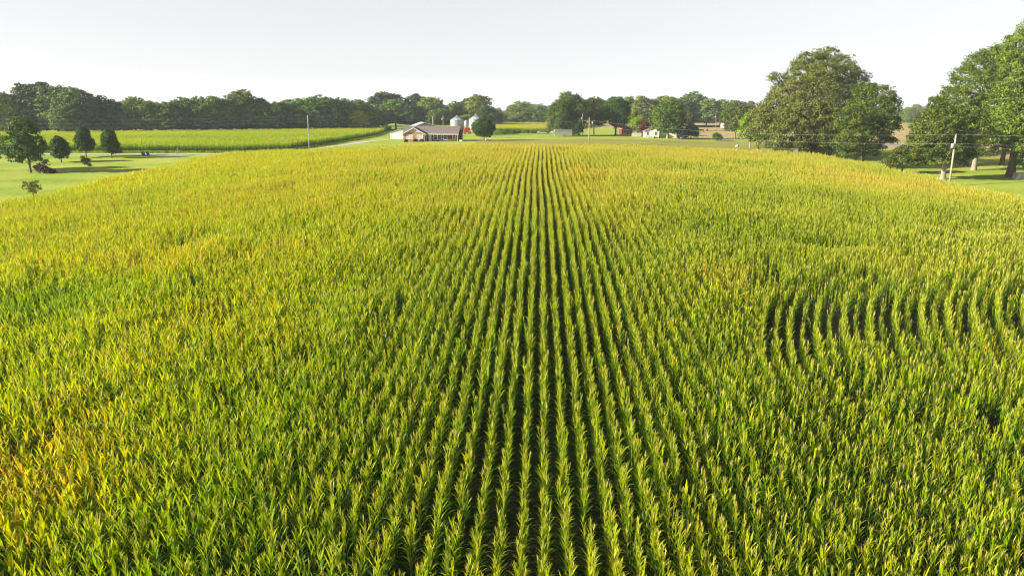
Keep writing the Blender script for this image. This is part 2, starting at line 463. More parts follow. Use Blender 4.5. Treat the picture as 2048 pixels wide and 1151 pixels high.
def corn_plant(seed, kind, seg=5, nl=11):
    """returns dict part -> (V, F, att) for stalk, leaves, tassel. kind: 'tassel' or 'broad'"""
    rng = random.Random(seed)
    H = rng.uniform(1.95, 2.15) if kind == 'tassel' else rng.uniform(1.75, 1.95)
    lean = (rng.uniform(-.05, .05), rng.uniform(-.05, .05))
    parts = {}
    def top(z): return (lean[0] * z, lean[1] * z, z)
    V = []; F = []; A = []
    az0 = rng.uniform(-.5, .5) + (0 if rng.random() < .8 else 1.3)
    for i in range(nl):
        s = i / (nl - 1)
        z = .25 + (H - .35) * s ** .9
        az = az0 + PI * (i % 2) + rng.uniform(-.5, .5)
        if kind == 'tassel':
            t0 = R(rng.uniform(36, 48) - 36 * s ** .8); q = (1 - s) ** 1.5; t1 = R(rng.uniform(115, 160) * q + rng.uniform(16, 58) * (1 - q))
            L = rng.uniform(.56, .76) * (1 - .32 * s); W = .074 * (1 - .25 * s)
            if s > .4 and rng.random() < .22: t1 = R(rng.uniform(80, 130))
        else:
            t0 = R(rng.uniform(32, 42) - 24 * s); t1 = R(rng.uniform(110, 150) * (1 - s) + rng.uniform(8, 38) * s)
            if s > .6 and rng.random() < .22: t1 = R(rng.uniform(90, 140))
            L = rng.uniform(.62, .84) * (1 - .2 * s); W = .105 * (1 - .12 * s)
        v, f = ribbon(rng, top(z), az, t0, t1, L, W, seg)
        n = len(V); V += v; F += [tuple(n + k for k in q) for q in f]
        A += [min(1, max(0, .5 + .07 * s - .45 * max(0, .8 - s) + rng.uniform(-.15, .15)))] * len(v)  # lower leaves darker: older green, plus row-gap shade put into the colour
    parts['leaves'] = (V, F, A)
    V = []; F = []; A = []
    if kind == 'tassel':
        nb = rng.randint(6, 8)
        for i in range(nb):
            if i == 0: t0 = R(4); t1 = R(12); L = .42; W = .026
            else: t0 = R(rng.uniform(6, 20)); t1 = R(rng.uniform(18, 50)); L = rng.uniform(.2, .32); W = .017
            az = rng.uniform(0, 2 * PI)
            v, f = ribbon(rng, top(H - .04 + .02 * i), az, t0, t1, L, W, 3, fold=.6)
            n = len(V); V += v; F += [tuple(n + k for k in q) for q in f]; A += [rng.uniform(.3, .8)] * len(v)
    else:
        for i in range(2):
            v, f = ribbon(rng, top(H - .1), rng.uniform(0, 2 * PI), R(3), R(14), .38, .022, 3, fold=.6)
            n = len(V); V += v; F += [tuple(n + k for k in q) for q in f]; A += [rng.uniform(.1, .5)] * len(v)
    parts['tassel'] = (V, F, A)
    V = []; F = []
    k = 4
    for i, z in enumerate((0, H * .5, H)):
        r = (.016, .013, .006)[i]; p = top(z)
        V += [(p[0] + r * math.cos(a), p[1] + r * math.sin(a), z) for a in (0, PI / 2, PI, 3 * PI / 2)]
    for i in range(2):
        for j in range(4): F.append((i * 4 + j, i * 4 + (j + 1) % 4, i * 4 + 4 + (j + 1) % 4, i * 4 + 4 + j))
    parts['stalk'] = (V, F, [.5] * len(V))
    return parts
CM = {'leaves': M['corn_leaf'], 'tassel': M['corn_tassel'], 'stalk': M['corn_stalk']}
def merge(plants, name):
    """plants: list of (parts, dx, dy, rot, scale, lower_dry) -> one mesh"""
    V = []; F = []; A = []; MI = []; n = 0
    order = ['leaves', 'tassel', 'stalk']
    for parts, dx, dy, ro, s in plants:
        c, si = math.cos(ro) * s, math.sin(ro) * s
        for k in order:
            v, f, a = parts[k]
            v = np.array(v); w = np.stack([v[:, 0] * c - v[:, 1] * si + dx, v[:, 0] * si + v[:, 1] * c + dy, v[:, 2] * s], 1)
            V.append(w); F.append(np.array(f) + n); A += list(a); MI += [order.index(k)] * len(f); n += len(v)
    return np_mesh(name, np.concatenate(V), np.concatenate(F), [CM[k] for k in order], MI, A)

def source_collection(name, meshes):
    c = bpy.data.collections.new(name)
    for i, me in enumerate(meshes):
        o = bpy.data.objects.new('%s_%02d' % (name, i), me); c.objects.link(o)
    return c
def scatter(name, P, idx, rot, scl, yel, coll, m=None):
    """one object whose points carry instances of the collection's meshes"""
    me = bpy.data.meshes.new(name); me.vertices.add(len(P)); me.vertices.foreach_set('co', np.asarray(P, np.float32).ravel())
    for nm, ty, d in (('idx', 'INT', np.asarray(idx, np.int32)), ('scl', 'FLOAT', np.asarray(scl, np.float32)), ('yel', 'FLOAT', np.asarray(yel, np.float32))):
        a = me.attributes.new(nm, ty, 'POINT'); a.data.foreach_set('value', d)
    a = me.attributes.new('rot', 'FLOAT_VECTOR', 'POINT'); a.data.foreach_set('vector', np.asarray(rot, np.float32).ravel())
    o = link(name, me)
    ng = bpy.data.node_groups.new(name + '_nodes', 'GeometryNodeTree')
    ng.interface.new_socket('Geometry', in_out='INPUT', socket_type='NodeSocketGeometry')
    ng.interface.new_socket('Geometry', in_out='OUTPUT', socket_type='NodeSocketGeometry')
    gi = ng.nodes.new('NodeGroupInput'); go = ng.nodes.new('NodeGroupOutput')
    ci = ng.nodes.new('GeometryNodeCollectionInfo'); ci.inputs['Collection'].default_value = coll
    ci.inputs['Separate Children'].default_value = True; ci.inputs['Reset Children'].default_value = True
    ip = ng.nodes.new('GeometryNodeInstanceOnPoints'); ip.inputs['Pick Instance'].default_value = True
    def na(n, t):
        q = ng.nodes.new('GeometryNodeInputNamedAttribute'); q.data_type = t; q.inputs['Name'].default_value = n
        return [s for s in q.outputs if s.name == 'Attribute' and s.enabled][0]
    er = ng.nodes.new('FunctionNodeEulerToRotation')
    ng.links.new(na('rot', 'FLOAT_VECTOR'), er.inputs[0]); ng.links.new(er.outputs[0], ip.inputs['Rotation'])
    ng.links.new(na('idx', 'INT'), ip.inputs['Instance Index']); ng.links.new(na('scl', 'FLOAT'), ip.inputs['Scale'])
    ng.links.new(gi.outputs[0], ip.inputs['Points']); ng.links.new(ci.outputs[0], ip.inputs['Instance'])
    ng.links.new(ip.outputs[0], go.inputs[0])
    md = o.modifiers.new('instances', 'NODES'); md.node_group = ng
    return o

NT, NB = 14, 11
near_parts = [corn_plant(100 + i, 'tassel') for i in range(NT)] + [corn_plant(200 + i, 'broad', nl=10) for i in range(NB)]
near_coll = source_collection('corn_near', [merge([(p, 0, 0, 0, 1)], 'corn_near_%02d' % i) for i, p in enumerate(near_parts)])
def far_clump(seed, kind):
    r = random.Random(seed); L = []
    for k in range(4):
        p = corn_plant(seed * 7 + k, kind, 3, 7)
        L.append((p, r.uniform(-.05, .05), -.27 + .18 * k, r.uniform(-.3, .3) + (PI if r.random() < .5 else 0), r.uniform(.93, 1.07)))
    return merge(L, 'corn_far_%d' % seed)
far_coll = source_collection('corn_far', [far_clump(11 + i, 'tassel') for i in range(8)] + [far_clump(31 + i, 'broad') for i in range(4)])

rs = np.random.RandomState(7)
ST = [0, 32.5, 35, 37, 39, 41, 44, 46, 48, 50, 52, 170]
SV = [0, 0, .3, .85, 1.5, 2.2, 3.4, 4.35, 5.7, 7.4, 9.4, 139]
UB = 11.6
def bend(t):
    t = np.asarray(t, float)
    return (np.interp(t - 1, ST, SV) + np.interp(t, ST, SV) + np.interp(t + 1, ST, SV)) / 3
def yelmap(X, Y):
    y = .575 + .0 * X
    y = y + .10 * np.clip((-X - 6) / 14, 0, 1)                 # the left of the field has turned further
    y = y - .03 * np.clip((X - 6) / 20, 0, 1)
    y = y + .07 * np.clip((Y - 30) / 110, 0, 1)
    y = y + (fbm(X / 11, Y / 16, 21, 3) - .5) * .29
    for cx, cy, sx, sy, a in ((-27, 57, 9, 5, .14), (-15, 38, 5, 4, .07), (-4, 70, 4, 14, .13), (10, 96, 4.5, 16, .22), (3, 92, 3, 12, .08),
                              (15.4, 49, 2.6, 4, .18), (60, 105, 14, 16, .16), (40, 150, 30, 9, .10), (0, 155, 60, 8, .05), (-50, 120, 18, 22, .03),
                              (-33, 46, 8, 3.5, -.14), (33, 47, 11, 5, -.08), (23, 64, 9, 5, -.06)):
        y = y + a * np.exp(-((X - cx) / sx) ** 2 - ((Y - cy) / sy) ** 2)
    pt = .21 * np.exp(-((X + 18.5) / 4.4) ** 2 - ((Y - 24.5) / 5.5) ** 2)
    return np.where(y > .70, .70 + (y - .70) * .5, y) + pt
def corn_rows(step, y0, y1):
    P = []
    us = np.arange(-110, 110, .76)
    ts = np.arange(y0, y1, step)
    U, T = np.meshgrid(us, ts, indexing='ij')
    T = T + rs.uniform(-.3, .3, T.shape) * step
    base = U + T * ROWYAW
    base = base + (fbm(T / 26, U * 0 + 3, 51, 2) - .5) * .5
    wob = rs.normal(0, .025, T.shape)
    right = U > UB
    X1 = base + wob
    lim = UB + T * ROWYAW + bend(T)
    keep1 = ~right | (X1 < lim - np.interp(T, [0, 45, 48, 52, 200], [.1, -.1, -.15, -.25, -.3]))          # straight rows, and point rows filling the wedge
    XA, YA = X1[keep1], T[keep1]
    X2 = base + wob + .04 * (U - UB) + bend(T) + .022 * (U - UB) * np.clip(bend(T), 0, 5)
    odd = (np.round((U + 110) / .76).astype(int) % 2) == 1
    wet = odd & (T < 50.5 + .8 * np.sin(U * 5)) & (U < UB + 30)
    soak = np.clip((T - 35 - 1.2 * np.sin(U * 3)) / 4.5, 0, 1) * (.8 + .2 * np.sin(T * .9 + U * 2))
    k2 = right & ~(wet & (rs.rand(*U.shape) < .16 * soak))
    small = np.where(wet, 1 - .27 * soak * np.clip((U - UB) / 3, .3, 1), 1)
    XB, YB = X2[k2], T[k2]
    SM = np.concatenate([np.ones(keep1.sum()), small[k2]])
    sl = np.gradient(bend(ts), ts)
    hd = np.concatenate([np.zeros(len(XA)), -np.arctan(np.interp(YB, ts, sl))])
    X = np.concatenate([XA, XB]); Y = np.concatenate([YA, YB])
    edge = (fbm(Y / 6, Y * 0, 9) - .5) * 1.2
    k = (X > FX0 + edge) & (X < FX1 + edge) & (Y < FY1) & (np.abs(X) < .80 * Y + 9)
    return X[k], Y[k], hd[k], SM[k]

# near plants, one by one
X, Y, HD, SM = corn_rows(.16, 9, 96)
gap = fbm(X / .9, Y / 2.2, 77, 2)
k = (rs.rand(len(X)) > .05) & (gap > .19)
X, Y, HD, SM = X[k], Y[k], HD[k], SM[k]
Z = G(X, Y)
n = len(X)
yel = yelmap(X, Y) + rs.normal(0, .05, n)
hot = rs.rand(n) < .015; yel[hot] += .17
tp = np.clip(.93 - .62 * np.clip((-X - 7 + (Y - 40) * .02) / 7, 0, 1) + .25 * np.clip((Y - 50) / 30, 0, 1), .2, .96)
tas = rs.rand(n) < tp
idx = np.where(tas, rs.randint(0, NT, n), NT + rs.randint(0, NB, n))
scl = .96 + .20 * (fbm(X / 5, Y / 7, 31, 3) - .5) * 2 + rs.normal(0, .065, n) - .10 * np.clip((yel - .8) / .2, 0, 1)
scl = np.where(rs.rand(n) < .03, scl * .75, scl)
# stunted plants in the wet spots
scl *= SM * np.where(SM < .97, rs.uniform(.85, 1.15, n), 1)
wetz = (X > 15.5) & (Y > 36) & (Y < 52) & (rs.rand(n) < .05); scl[wetz] *= rs.uniform(.45, .8, wetz.sum())
for cx, cy, sx, sy, a in ((17.6, 46.5, 1.6, 2.2, .18), (27.5, 59.5, 2.6, 1.5, .35), (-31, 47.5, 3, 1.2, .15)):
    scl *= 1 - a * np.exp(-((X - cx) / sx) ** 2 - ((Y - cy) / sy) ** 2)
rot = np.stack([rs.normal(0, .045, n), rs.normal(0, .045, n), np.where(rs.rand(n) < .5, 0, PI) + rs.normal(0, .36, n) + HD], 1)
bent = rs.rand(n) < .02; rot[bent, 0] += rs.normal(0, .45, bent.sum())
# the 300 that show largest stand as plants of their own
zd = Y * cP + (CAMZ - Z - 2) * sP
ipx = 1024 + FPX * X / zd
ipy = 575.5 + FPX * ((CAMZ - Z - 2) * cP - Y * sP) / zd
inside = (ipx > 15) & (ipx < 2033) & (ipy < 1145)
score = np.where(inside, zd, 1e9)
own = np.argsort(score)[:300]
part_mesh = {}
for i, p in enumerate(near_parts):
    for kx in ('stalk', 'leaves', 'tassel'):
        v, f, a = p[kx]
        part_mesh[i, kx] = np_mesh('corn_' + kx, np.array(v), np.array(f), [CM[kx]], None, a)
for j in own:
    o = bpy.data.objects.new('corn_plant', None); COL.objects.link(o)
    o.location = (X[j], Y[j], Z[j]); o.rotation_euler = rot[j].tolist(); o.scale = (float(scl[j]),) * 3
    tag(o, 'tall green corn plant in the nearest rows, along the bottom edge of the photo', 'corn plant', 'corn plants in the nearest rows')
    for kx, nm in (('stalk', 'stalk'), ('leaves', 'leaves'), ('tassel', 'tassel')):
        c = bpy.data.objects.new(nm, part_mesh[int(idx[j]), kx]); COL.objects.link(c); c.parent = o; c['yel'] = float(yel[j])
rest = np.ones(n, bool); rest[own] = False
o = scatter('corn_field', np.stack([X, Y, Z], 1)[rest], idx[rest], rot[rest], scl[rest], yel[rest], near_coll)
tag(o, 'main field of tall corn in long straight rows running away up the hill', 'corn field', None, 'stuff')

def far_rows(X, Y, name, label, yoff=None, sc_=1.0, tmin=.8):
    n = len(X)
    yel = (yelmap(X, Y) + .06 * np.clip((X + 20) / 20, 0, 1) if yoff is None else .56 + yoff + (fbm(X / 40, Y / 25, 5, 3) - .5) * .3) + rs.normal(0, .05, n)
    idx = np.where(rs.rand(n) < tmin * np.clip(1 + (X + 12) / 40, .35, 1), rs.randint(0, 8, n), 8 + rs.randint(0, 4, n))
    scl = sc_ * (.97 + .16 * (fbm(X / 5, Y / 7, 31, 3) - .5) * 2 + rs.normal(0, .04, n))
    rot = np.stack([rs.normal(0, .04, n), rs.normal(0, .04, n), np.where(rs.rand(n) < .5, 0, PI) + rs.normal(0, .1, n)], 1)
    o = scatter(name, np.stack([X, Y, G(X, Y)], 1), idx, rot, scl, yel, far_coll)
    return tag(o, label, 'corn field', None, 'stuff')
X, Y, HD, SM = corn_rows(.70, 95.9, 168)
k = (rs.rand(len(X)) > .03) & ((X > -68))
far_rows(X[k], Y[k], 'corn_hilltop', 'golden corn on the hilltop reaching back to the lawn of the brick house')
# the field across the road on the left
us = np.arange(-360, -60, 1.0); ts = np.arange(196, 430, .72)
Tm, Um = np.meshgrid(ts, us)
Xc = Um + rs.uniform(-.1, .1, Um.shape); Yc = Tm + rs.uniform(-.2, .2, Um.shape)
Xc = Xc.ravel(); Yc = Yc.ravel()
far_edge = np.interp(Xc, [-360, -212, -107, -60], [302, 312, 352, 410])
k = (Yc < far_edge) & (Xc < np.interp(Yc, [190, 230, 290, 430], [-63, -60.5, -59, -70])) & (np.abs(Xc) < .78 * Yc + 12)
# rows nearest the edges keep full density, the middle is thinned where only the tops show
k &= (Yc < 206) | (Xc > -70) | (rs.rand(len(Xc)) < .8)
far_rows(Xc[k], Yc[k], 'corn_field_across_road', 'yellow-green corn field across the road in front of the dark wood', 0)
us = np.arange(-62, 52, .95); ts = np.arange(352, 540, .75)
Tm, Um = np.meshgrid(ts, us); Xc = (Um + (Tm - 352) * .10).ravel(); Yc = (Tm + rs.uniform(-.2, .2, Um.shape)).ravel()
k = (Xc > -58) & ((Xc > -16) | (Yc > 400)) & (Xc < np.interp(Yc, [352, 400, 540], [24, 34, 72]))
far_rows(Xc[k], Yc[k], 'corn_field_behind_bins', 'small orange-gold corn field behind the grain bins', .10)

# rough grass and weeds along the field margins
def tuft(seed):
    r = random.Random(seed); V = []; F = []; A = []
    for i in range(16):
        v, f = ribbon(r, (r.uniform(-.3, .3), r.uniform(-.3, .3), 0), r.uniform(0, 6.28), R(r.uniform(3, 25)), R(r.uniform(25, 90)), r.uniform(.3, .75), .05, 3)
        n_ = len(V); V += v; F += [tuple(n_ + k for k in q) for q in f]; A += [r.uniform(.2, .7)] * len(v)
    return np_mesh('tuft', np.array(V), np.array(F), [M['corn_leaf']], None, A)
tuft_coll = source_collection('tufts', [tuft(i) for i in range(5)])
P = []
for k in range(5200):
    q = rs.rand()
    if q < .3: y_ = rs.uniform(70, 169); x_ = -70.2 - abs(rs.normal(0, .8))
    elif q < .5: x_ = rs.uniform(-70, 73); y_ = 169.3 + abs(rs.normal(0, .9))
    elif q < .8: x_ = rs.uniform(-190, -62); y_ = 194.8 - abs(rs.normal(0, 1.0))
    elif q < .9: y_ = rs.uniform(80, 169); x_ = 74.2 + abs(rs.normal(0, .8))
    else: y_ = rs.uniform(200, 400); x_ = float(np.interp(y_, [190, 230, 290, 430], [-63, -60.5, -59, -70])) + .9 + abs(rs.normal(0, .8))
    P.append((x_, y_))
P = np.array(P); n = len(P)
o = scatter('margin_weeds', np.stack([P[:, 0], P[:, 1], G(P[:, 0], P[:, 1])], 1), rs.randint(0, 5, n), np.stack([np.zeros(n), np.zeros(n), rs.uniform(0, 6.28, n)], 1), rs.uniform(.5, 1.3, n), rs.uniform(.35, .75, n), tuft_coll)
tag(o, 'rough grass and weeds along the margins of the corn fields', 'weeds', None, 'stuff')

# ------------------------------------------------------------------ trees
def crown_mesh(name, seed, lobes, m, leaf=.3, clump=1.0, per=20, dens=1.0, outward=.6, vbias=0., asp=.7, low=-.55):
    """lobes: rows of x y z rx ry rz. Leaf-sized faces in clumps spread over and inside the lobes."""
    r = np.random.RandomState(seed)
    lobes = np.asarray(lobes, float)
    C = []; O = []
    for i, l in enumerate(lobes):
        rad = l[3:].mean()
        k = max(6, int(dens * 4 * PI * rad * rad / (clump * clump * 1.05)))
        d = r.normal(size=(k, 3)); d /= np.linalg.norm(d, axis=1)[:, None]
        d = d[d[:, 2] > low]
        f = r.uniform(.62, 1.04, len(d))[:, None]
        p = l[:3] + d * l[3:] * f
        ins = np.zeros(len(p), bool)
        for j, q in enumerate(lobes):
            if j != i: ins |= (((p - q[:3]) / q[3:]) ** 2).sum(1) < .38
        C.append(p[~ins]); O.append(d[~ins])
    C = np.concatenate(C); O = np.concatenate(O)
    nC = len(C)
    cr = clump * r.uniform(.6, 1.25, nC)
    cv = r.uniform(-.3, .3, nC) + vbias
    ci = np.repeat(np.arange(nC), per)
    off = r.normal(size=(nC * per, 3)); off /= np.linalg.norm(off, axis=1)[:, None]
    off *= (r.rand(nC * per) ** .45)[:, None] * cr[ci][:, None]; off[:, 2] *= .62
    P = C[ci] + off
    nn = r.normal(size=P.shape) * .8 + O[ci] * outward + off / cr[ci][:, None] * .6 + np.array([0, 0, .35])
    nn /= np.linalg.norm(nn, axis=1)[:, None]
    u = np.cross(nn, r.normal(size=P.shape)); u /= np.linalg.norm(u, axis=1)[:, None]
    w = np.cross(nn, u)
    s = (leaf * 1.28 * r.uniform(.6, 1.25, len(P)))[:, None] / 2
    a = P + u * s; b = P + w * s * asp + nn * s * .15; c = P - u * s; d = P - w * s * asp + nn * s * .15
    V = np.stack([a, b, c, d], 1).reshape(-1, 3)
    F = np.arange(len(V)).reshape(-1, 4)
    att = np.clip(.5 + cv[ci] + r.uniform(-.25, .25, len(P)), 0, 1)
    return np_mesh(name, V, F, [m], None, np.repeat(att, 4))

def auto_lobes(seed, W, Hc, zc, n=14, D=None, lobe=.36, shape='round'):
    """n lobes filling an envelope W wide, Hc high, centred at zc"""
    r = random.Random(seed); D = D or W; L = []
    for i in range(n):
        t = (i + .5) / n
        zz = -1 + 2 * t
        env = {'round': math.sqrt(max(0, 1 - zz * zz * .92)), 'cone': max(.12, (1 - t) ** .8), 'egg': math.sqrt(max(0.02, 1 - abs(zz) ** 2.2)) * (1 - .28 * t),
               'flat': math.sqrt(max(0, 1 - zz ** 4 * .8)), 'pear': math.sqrt(max(0.06, 1 - abs(zz + .25) ** 2.4 * .6)) * (1 - .30 * t), 'vase': .3 + .7 * math.sqrt(max(0, 1 - (zz - .25) ** 2))}[shape]
        a = i * 2.399 + r.uniform(-.4, .4)
        q = (r.uniform(.35, .55) if shape == 'pear' else r.uniform(.45, .72)) * env
        s = lobe * r.uniform(.75, 1.2) * (.55 + .45 * env)
        L.append((q * W / 2 * math.cos(a), q * D / 2 * math.sin(a), zc + zz * Hc / 2 * .78, s * W / 2 * 1.25, s * D / 2 * 1.25, s * (W + Hc) / 4 * 1.1))
    return L
def trunk_mesh(name, seed, H, r0, lobes, m, limbs=8, lean=(0, 0), fork=.3):
    r = random.Random(seed); b = MB()
    top = Vector((lean[0], lean[1], H))
    pts = [(0, 0, -.4), (0, 0, .0), (lean[0] * .08, lean[1] * .08, H * .08), (lean[0] * .4, lean[1] * .4, H * .45), tuple(top)]
    b.tube(pts, [r0 * 1.5, r0 * 1.35, r0, r0 * .75, r0 * .22], 9)
    L = sorted(lobes, key=lambda l: r.random())[:limbs]
    for l in L:
        z0 = H * r.uniform(fork, min(.85, fork + .4)); s = Vector((lean[0] * z0 / H, lean[1] * z0 / H, z0))
        e = Vector(l[:3]) ; mid = (s + e) / 2 + Vector((0, 0, -abs(e.z - s.z) * .1)) + Vector((r.uniform(-.3, .3), r.uniform(-.3, .3), .2))
        b.tube([s, mid, e], [r0 * .42, r0 * .28, r0 * .08], 6, False)
        for q in range(2):
            e2 = e + Vector((r.uniform(-1, 1) * l[3], r.uniform(-1, 1) * l[4], r.uniform(-.1, .8) * l[5])) * .8
            b.tube([mid, (mid + e2) / 2, e2], [r0 * .18, r0 * .12, r0 * .04], 5, False)
    return b.mesh(name, m, True)

def tree(name, label, cat, loc, H, W, kind='green', shape='round', base=.2, r0=None, seed=1, leaf=.3, clump=None, per=18, nl=14,
         tint=(1, 1, 1), bark='bark', lean=(0, 0), lobes=None, group=None, dens=1.0, lobe=.36, limbs=8):
    """base: share of the height that is bare trunk"""
    root = empty(name, loc, 0, label, cat, group)
    Hc = H * (1 - base)
    L = lobes or auto_lobes(seed, W, Hc, H * base + Hc / 2, nl, None, lobe, shape)
    if lean != (0, 0): L = [(l[0] + lean[0] * l[2] / H, l[1] + lean[1] * l[2] / H, *l[2:]) for l in L]
    cl = clump or max(.35, W * .075)
    c = link('crown', crown_mesh('crown', seed, L, M[kind], leaf, cl, per, dens), root)
    c.color = (*tint, 1)
    r0 = r0 or H * .028
    link('trunk', trunk_mesh('trunk', seed, H * (base + .55 * (1 - base)), r0, L, M[bark], limbs, (lean[0] * .6, lean[1] * .6), max(.2, base * .9)), root)
    return root
def place(px, Y, top, wpx):
    x, y, z = at(px, Y); return (x, y, z - .05), ztop(top, Y) - z, wpx / FPX * (Y * cP + 2)

def px_lobes(specs, X0, Y0, Zb, s=1.0):
    """lobes written as (column, row, radius in pixels, depth offset) at distance Y0"""
    L = []
    for cx, cy, r_, dy in specs:
        x, _, _ = at(cx, Y0 + dy, ztop(cy, Y0 + dy)); z = ztop(cy, Y0 + dy); rr_ = r_ / FPX * Y0
        L.append((x - X0, dy, z - Zb, rr_ * 1.05, rr_ * 1.15, rr_ * .92))
    return L
# --- left lawn
p, H, W = place(62, 149, 236, 98)
LM = px_lobes([(44, 250, 15, 0), (32, 264, 14, 0), (58, 266, 16, 0), (46, 278, 18, -1), (20, 286, 15, 0), (72, 284, 14, 0), (48, 296, 22, -1), (84, 297, 10, 0), (14, 302, 13, 0), (32, 308, 15, 0), (66, 306, 16, 0), (52, 318, 12, 0), (78, 320, 9, 0), (94, 324, 7, 0), (26, 318, 9, 0)], p[0], p[1], p[2])
tree('maple_tree', 'broad dark green maple with a short trunk on the left lawn', 'tree', p, H, W, 'green', 'egg', .09, .22, 5, .27, .75, 26, 24, (.72, .85, .6), lobes=LM, dens=.85)
x, y, z = at(88, 147.5)
b = empty('shrub', (x, y, z), 0, 'dark purple-brown shrub leaning away from the foot of the maple', 'shrub')
link('crown', crown_mesh('crown', 8, [(0, 0, .8, 1.2, 1.0, .9), (-.8, 0, 1.3, .9, .8, .8), (1.0, 0, .5, 1.1, .8, .55), (1.8, 0, .25, .7, .6, .35)], M['dead_leaf'], .22, .45, 22), b)
s = MB(); s.tube([(-1.0, 0, 0), (-.6, 0, .8), (-.3, 0, 1.5)], [.09, .06, .02], 6); s.tube([(-.8, 0, .1), (.3, 0, .6), (1.4, 0, .4)], [.07, .05, .02], 6); s.build('stem', M['bark'], b)
p, H, W = place(-16, 152, 238, 60)
tree('maple_tree', 'green tree cut by the left edge of the photo, beside the broad maple', 'tree', p, H, W, 'green', 'egg', .2, .22, 15, .30, .8, 22, 14, (.7, .8, .6))
for px, base, top, w, sd, lab in ((123, 325, 272, 38, 21, 'smallest of the three dark egg-shaped pear trees, nearest the maple'),
                                  (173, 314, 253, 36, 22, 'tallest pear tree, the middle of three, right behind the leaning sapling'),
                                  (224, 316.5, 258, 37, 23, 'dark egg-shaped pear tree standing alone on the right of the left lawn')):
    hx, hy, hz = hit(px, base); zt = ztop(top, hy)
    tree('pear_tree', lab, 'tree', (hx, hy, hz), zt - hz, w / FPX * hy, 'green', 'pear', .14, .13, sd, .22, .45, 24, 26, (.8, .85, .6), lobe=.40, group='ornamental pear trees on the left lawn')
hx, hy, hz = hit(186, 346); zt = ztop(312, hy)
tree('sapling', 'small leaning sapling with sparse leaves in front of the middle pear tree', 'tree', (hx, hy, hz), zt - hz, 22 / FPX * hy, 'green', 'egg', .38, .07, 31, .2, .35, 16, 8, (.9, .9, .7), lean=(-1.5, 0))
hx, hy, hz = hit(120, 318); zt = ztop(285, hy)
tree('young_tree', 'thin young tree just behind the smallest pear tree', 'tree', (hx, hy, hz), zt - hz, 14 / FPX * hy, 'green', 'egg', .45, .08, 32, .22, .4, 16, 8, (.9, .95, .7))
hx, hy, hz = at(68, 112)
tree('shrub', 'sparse brownish weedy shrub at the left corner of the corn', 'shrub', (hx, hy, hz), 3.0, 2.6, 'oak', 'vase', .25, .05, 33, .16, .3, 9, 9, (1.3, 1.3, .9), dens=.5)

# --- the wood behind the left field: every crown that stands in its front row
WOODV = []
for i in range(7):
    sd = 300 + i; rr = random.Random(sd)
    shp = ['round', 'egg', 'flat', 'egg', 'round', 'vase', 'flat'][i]
    L = auto_lobes(sd, 11, 15.5, 9.5, 17, None, .40, shp)
    cm_ = crown_mesh('wood_crown', sd, L, M['woodleaf'], .5, 1.0, 14, .9, .8)
    tm = trunk_mesh('wood_trunk', sd, 12, .32, L, M['bark'], 6)
    WOODV.append((cm_, tm))
PINEV = []
for i in range(3):
    sd = 340 + i
    L = auto_lobes(sd, 9.5, 9.5, 13, 12, None, .42, 'flat') + auto_lobes(sd + 5, 7, 5, 6.5, 5, None, .4, 'round')
    PINEV.append((crown_mesh('pine_crown', sd, L, M['pine'], .5, .9, 15, .85, .8), trunk_mesh('pine_trunk', sd, 15, .28, L, M['bark'], 6)))
def wood_tree(name, label, px, Y, top, wpx, v, pine=False, tint=(1, 1, 1), group=None):
    p, H, W = place(px, Y, top, wpx)
    root = empty(name, p, (v * 1.7 + px) % 6.28, label, 'tree', group)
    cm_, tm = (PINEV if pine else WOODV)[v % (3 if pine else 7)]
    s = (W / (9.5 if pine else 11) * 1.05, W / (9.5 if pine else 11) * 1.05, H / 18.0)
    for nm, me in (('crown', cm_), ('trunk', tm)):
        c = link(nm, me, root); c.scale = s; c.color = (*tint, 1)
    return root
DK = (.95, 1.06, .92); MD = (1.25, 1.35, 1.05); OL = (1.45, 1.3, .85); YG = (1.9, 1.7, .7)
WG = 'trees in the front row of the left-hand wood'
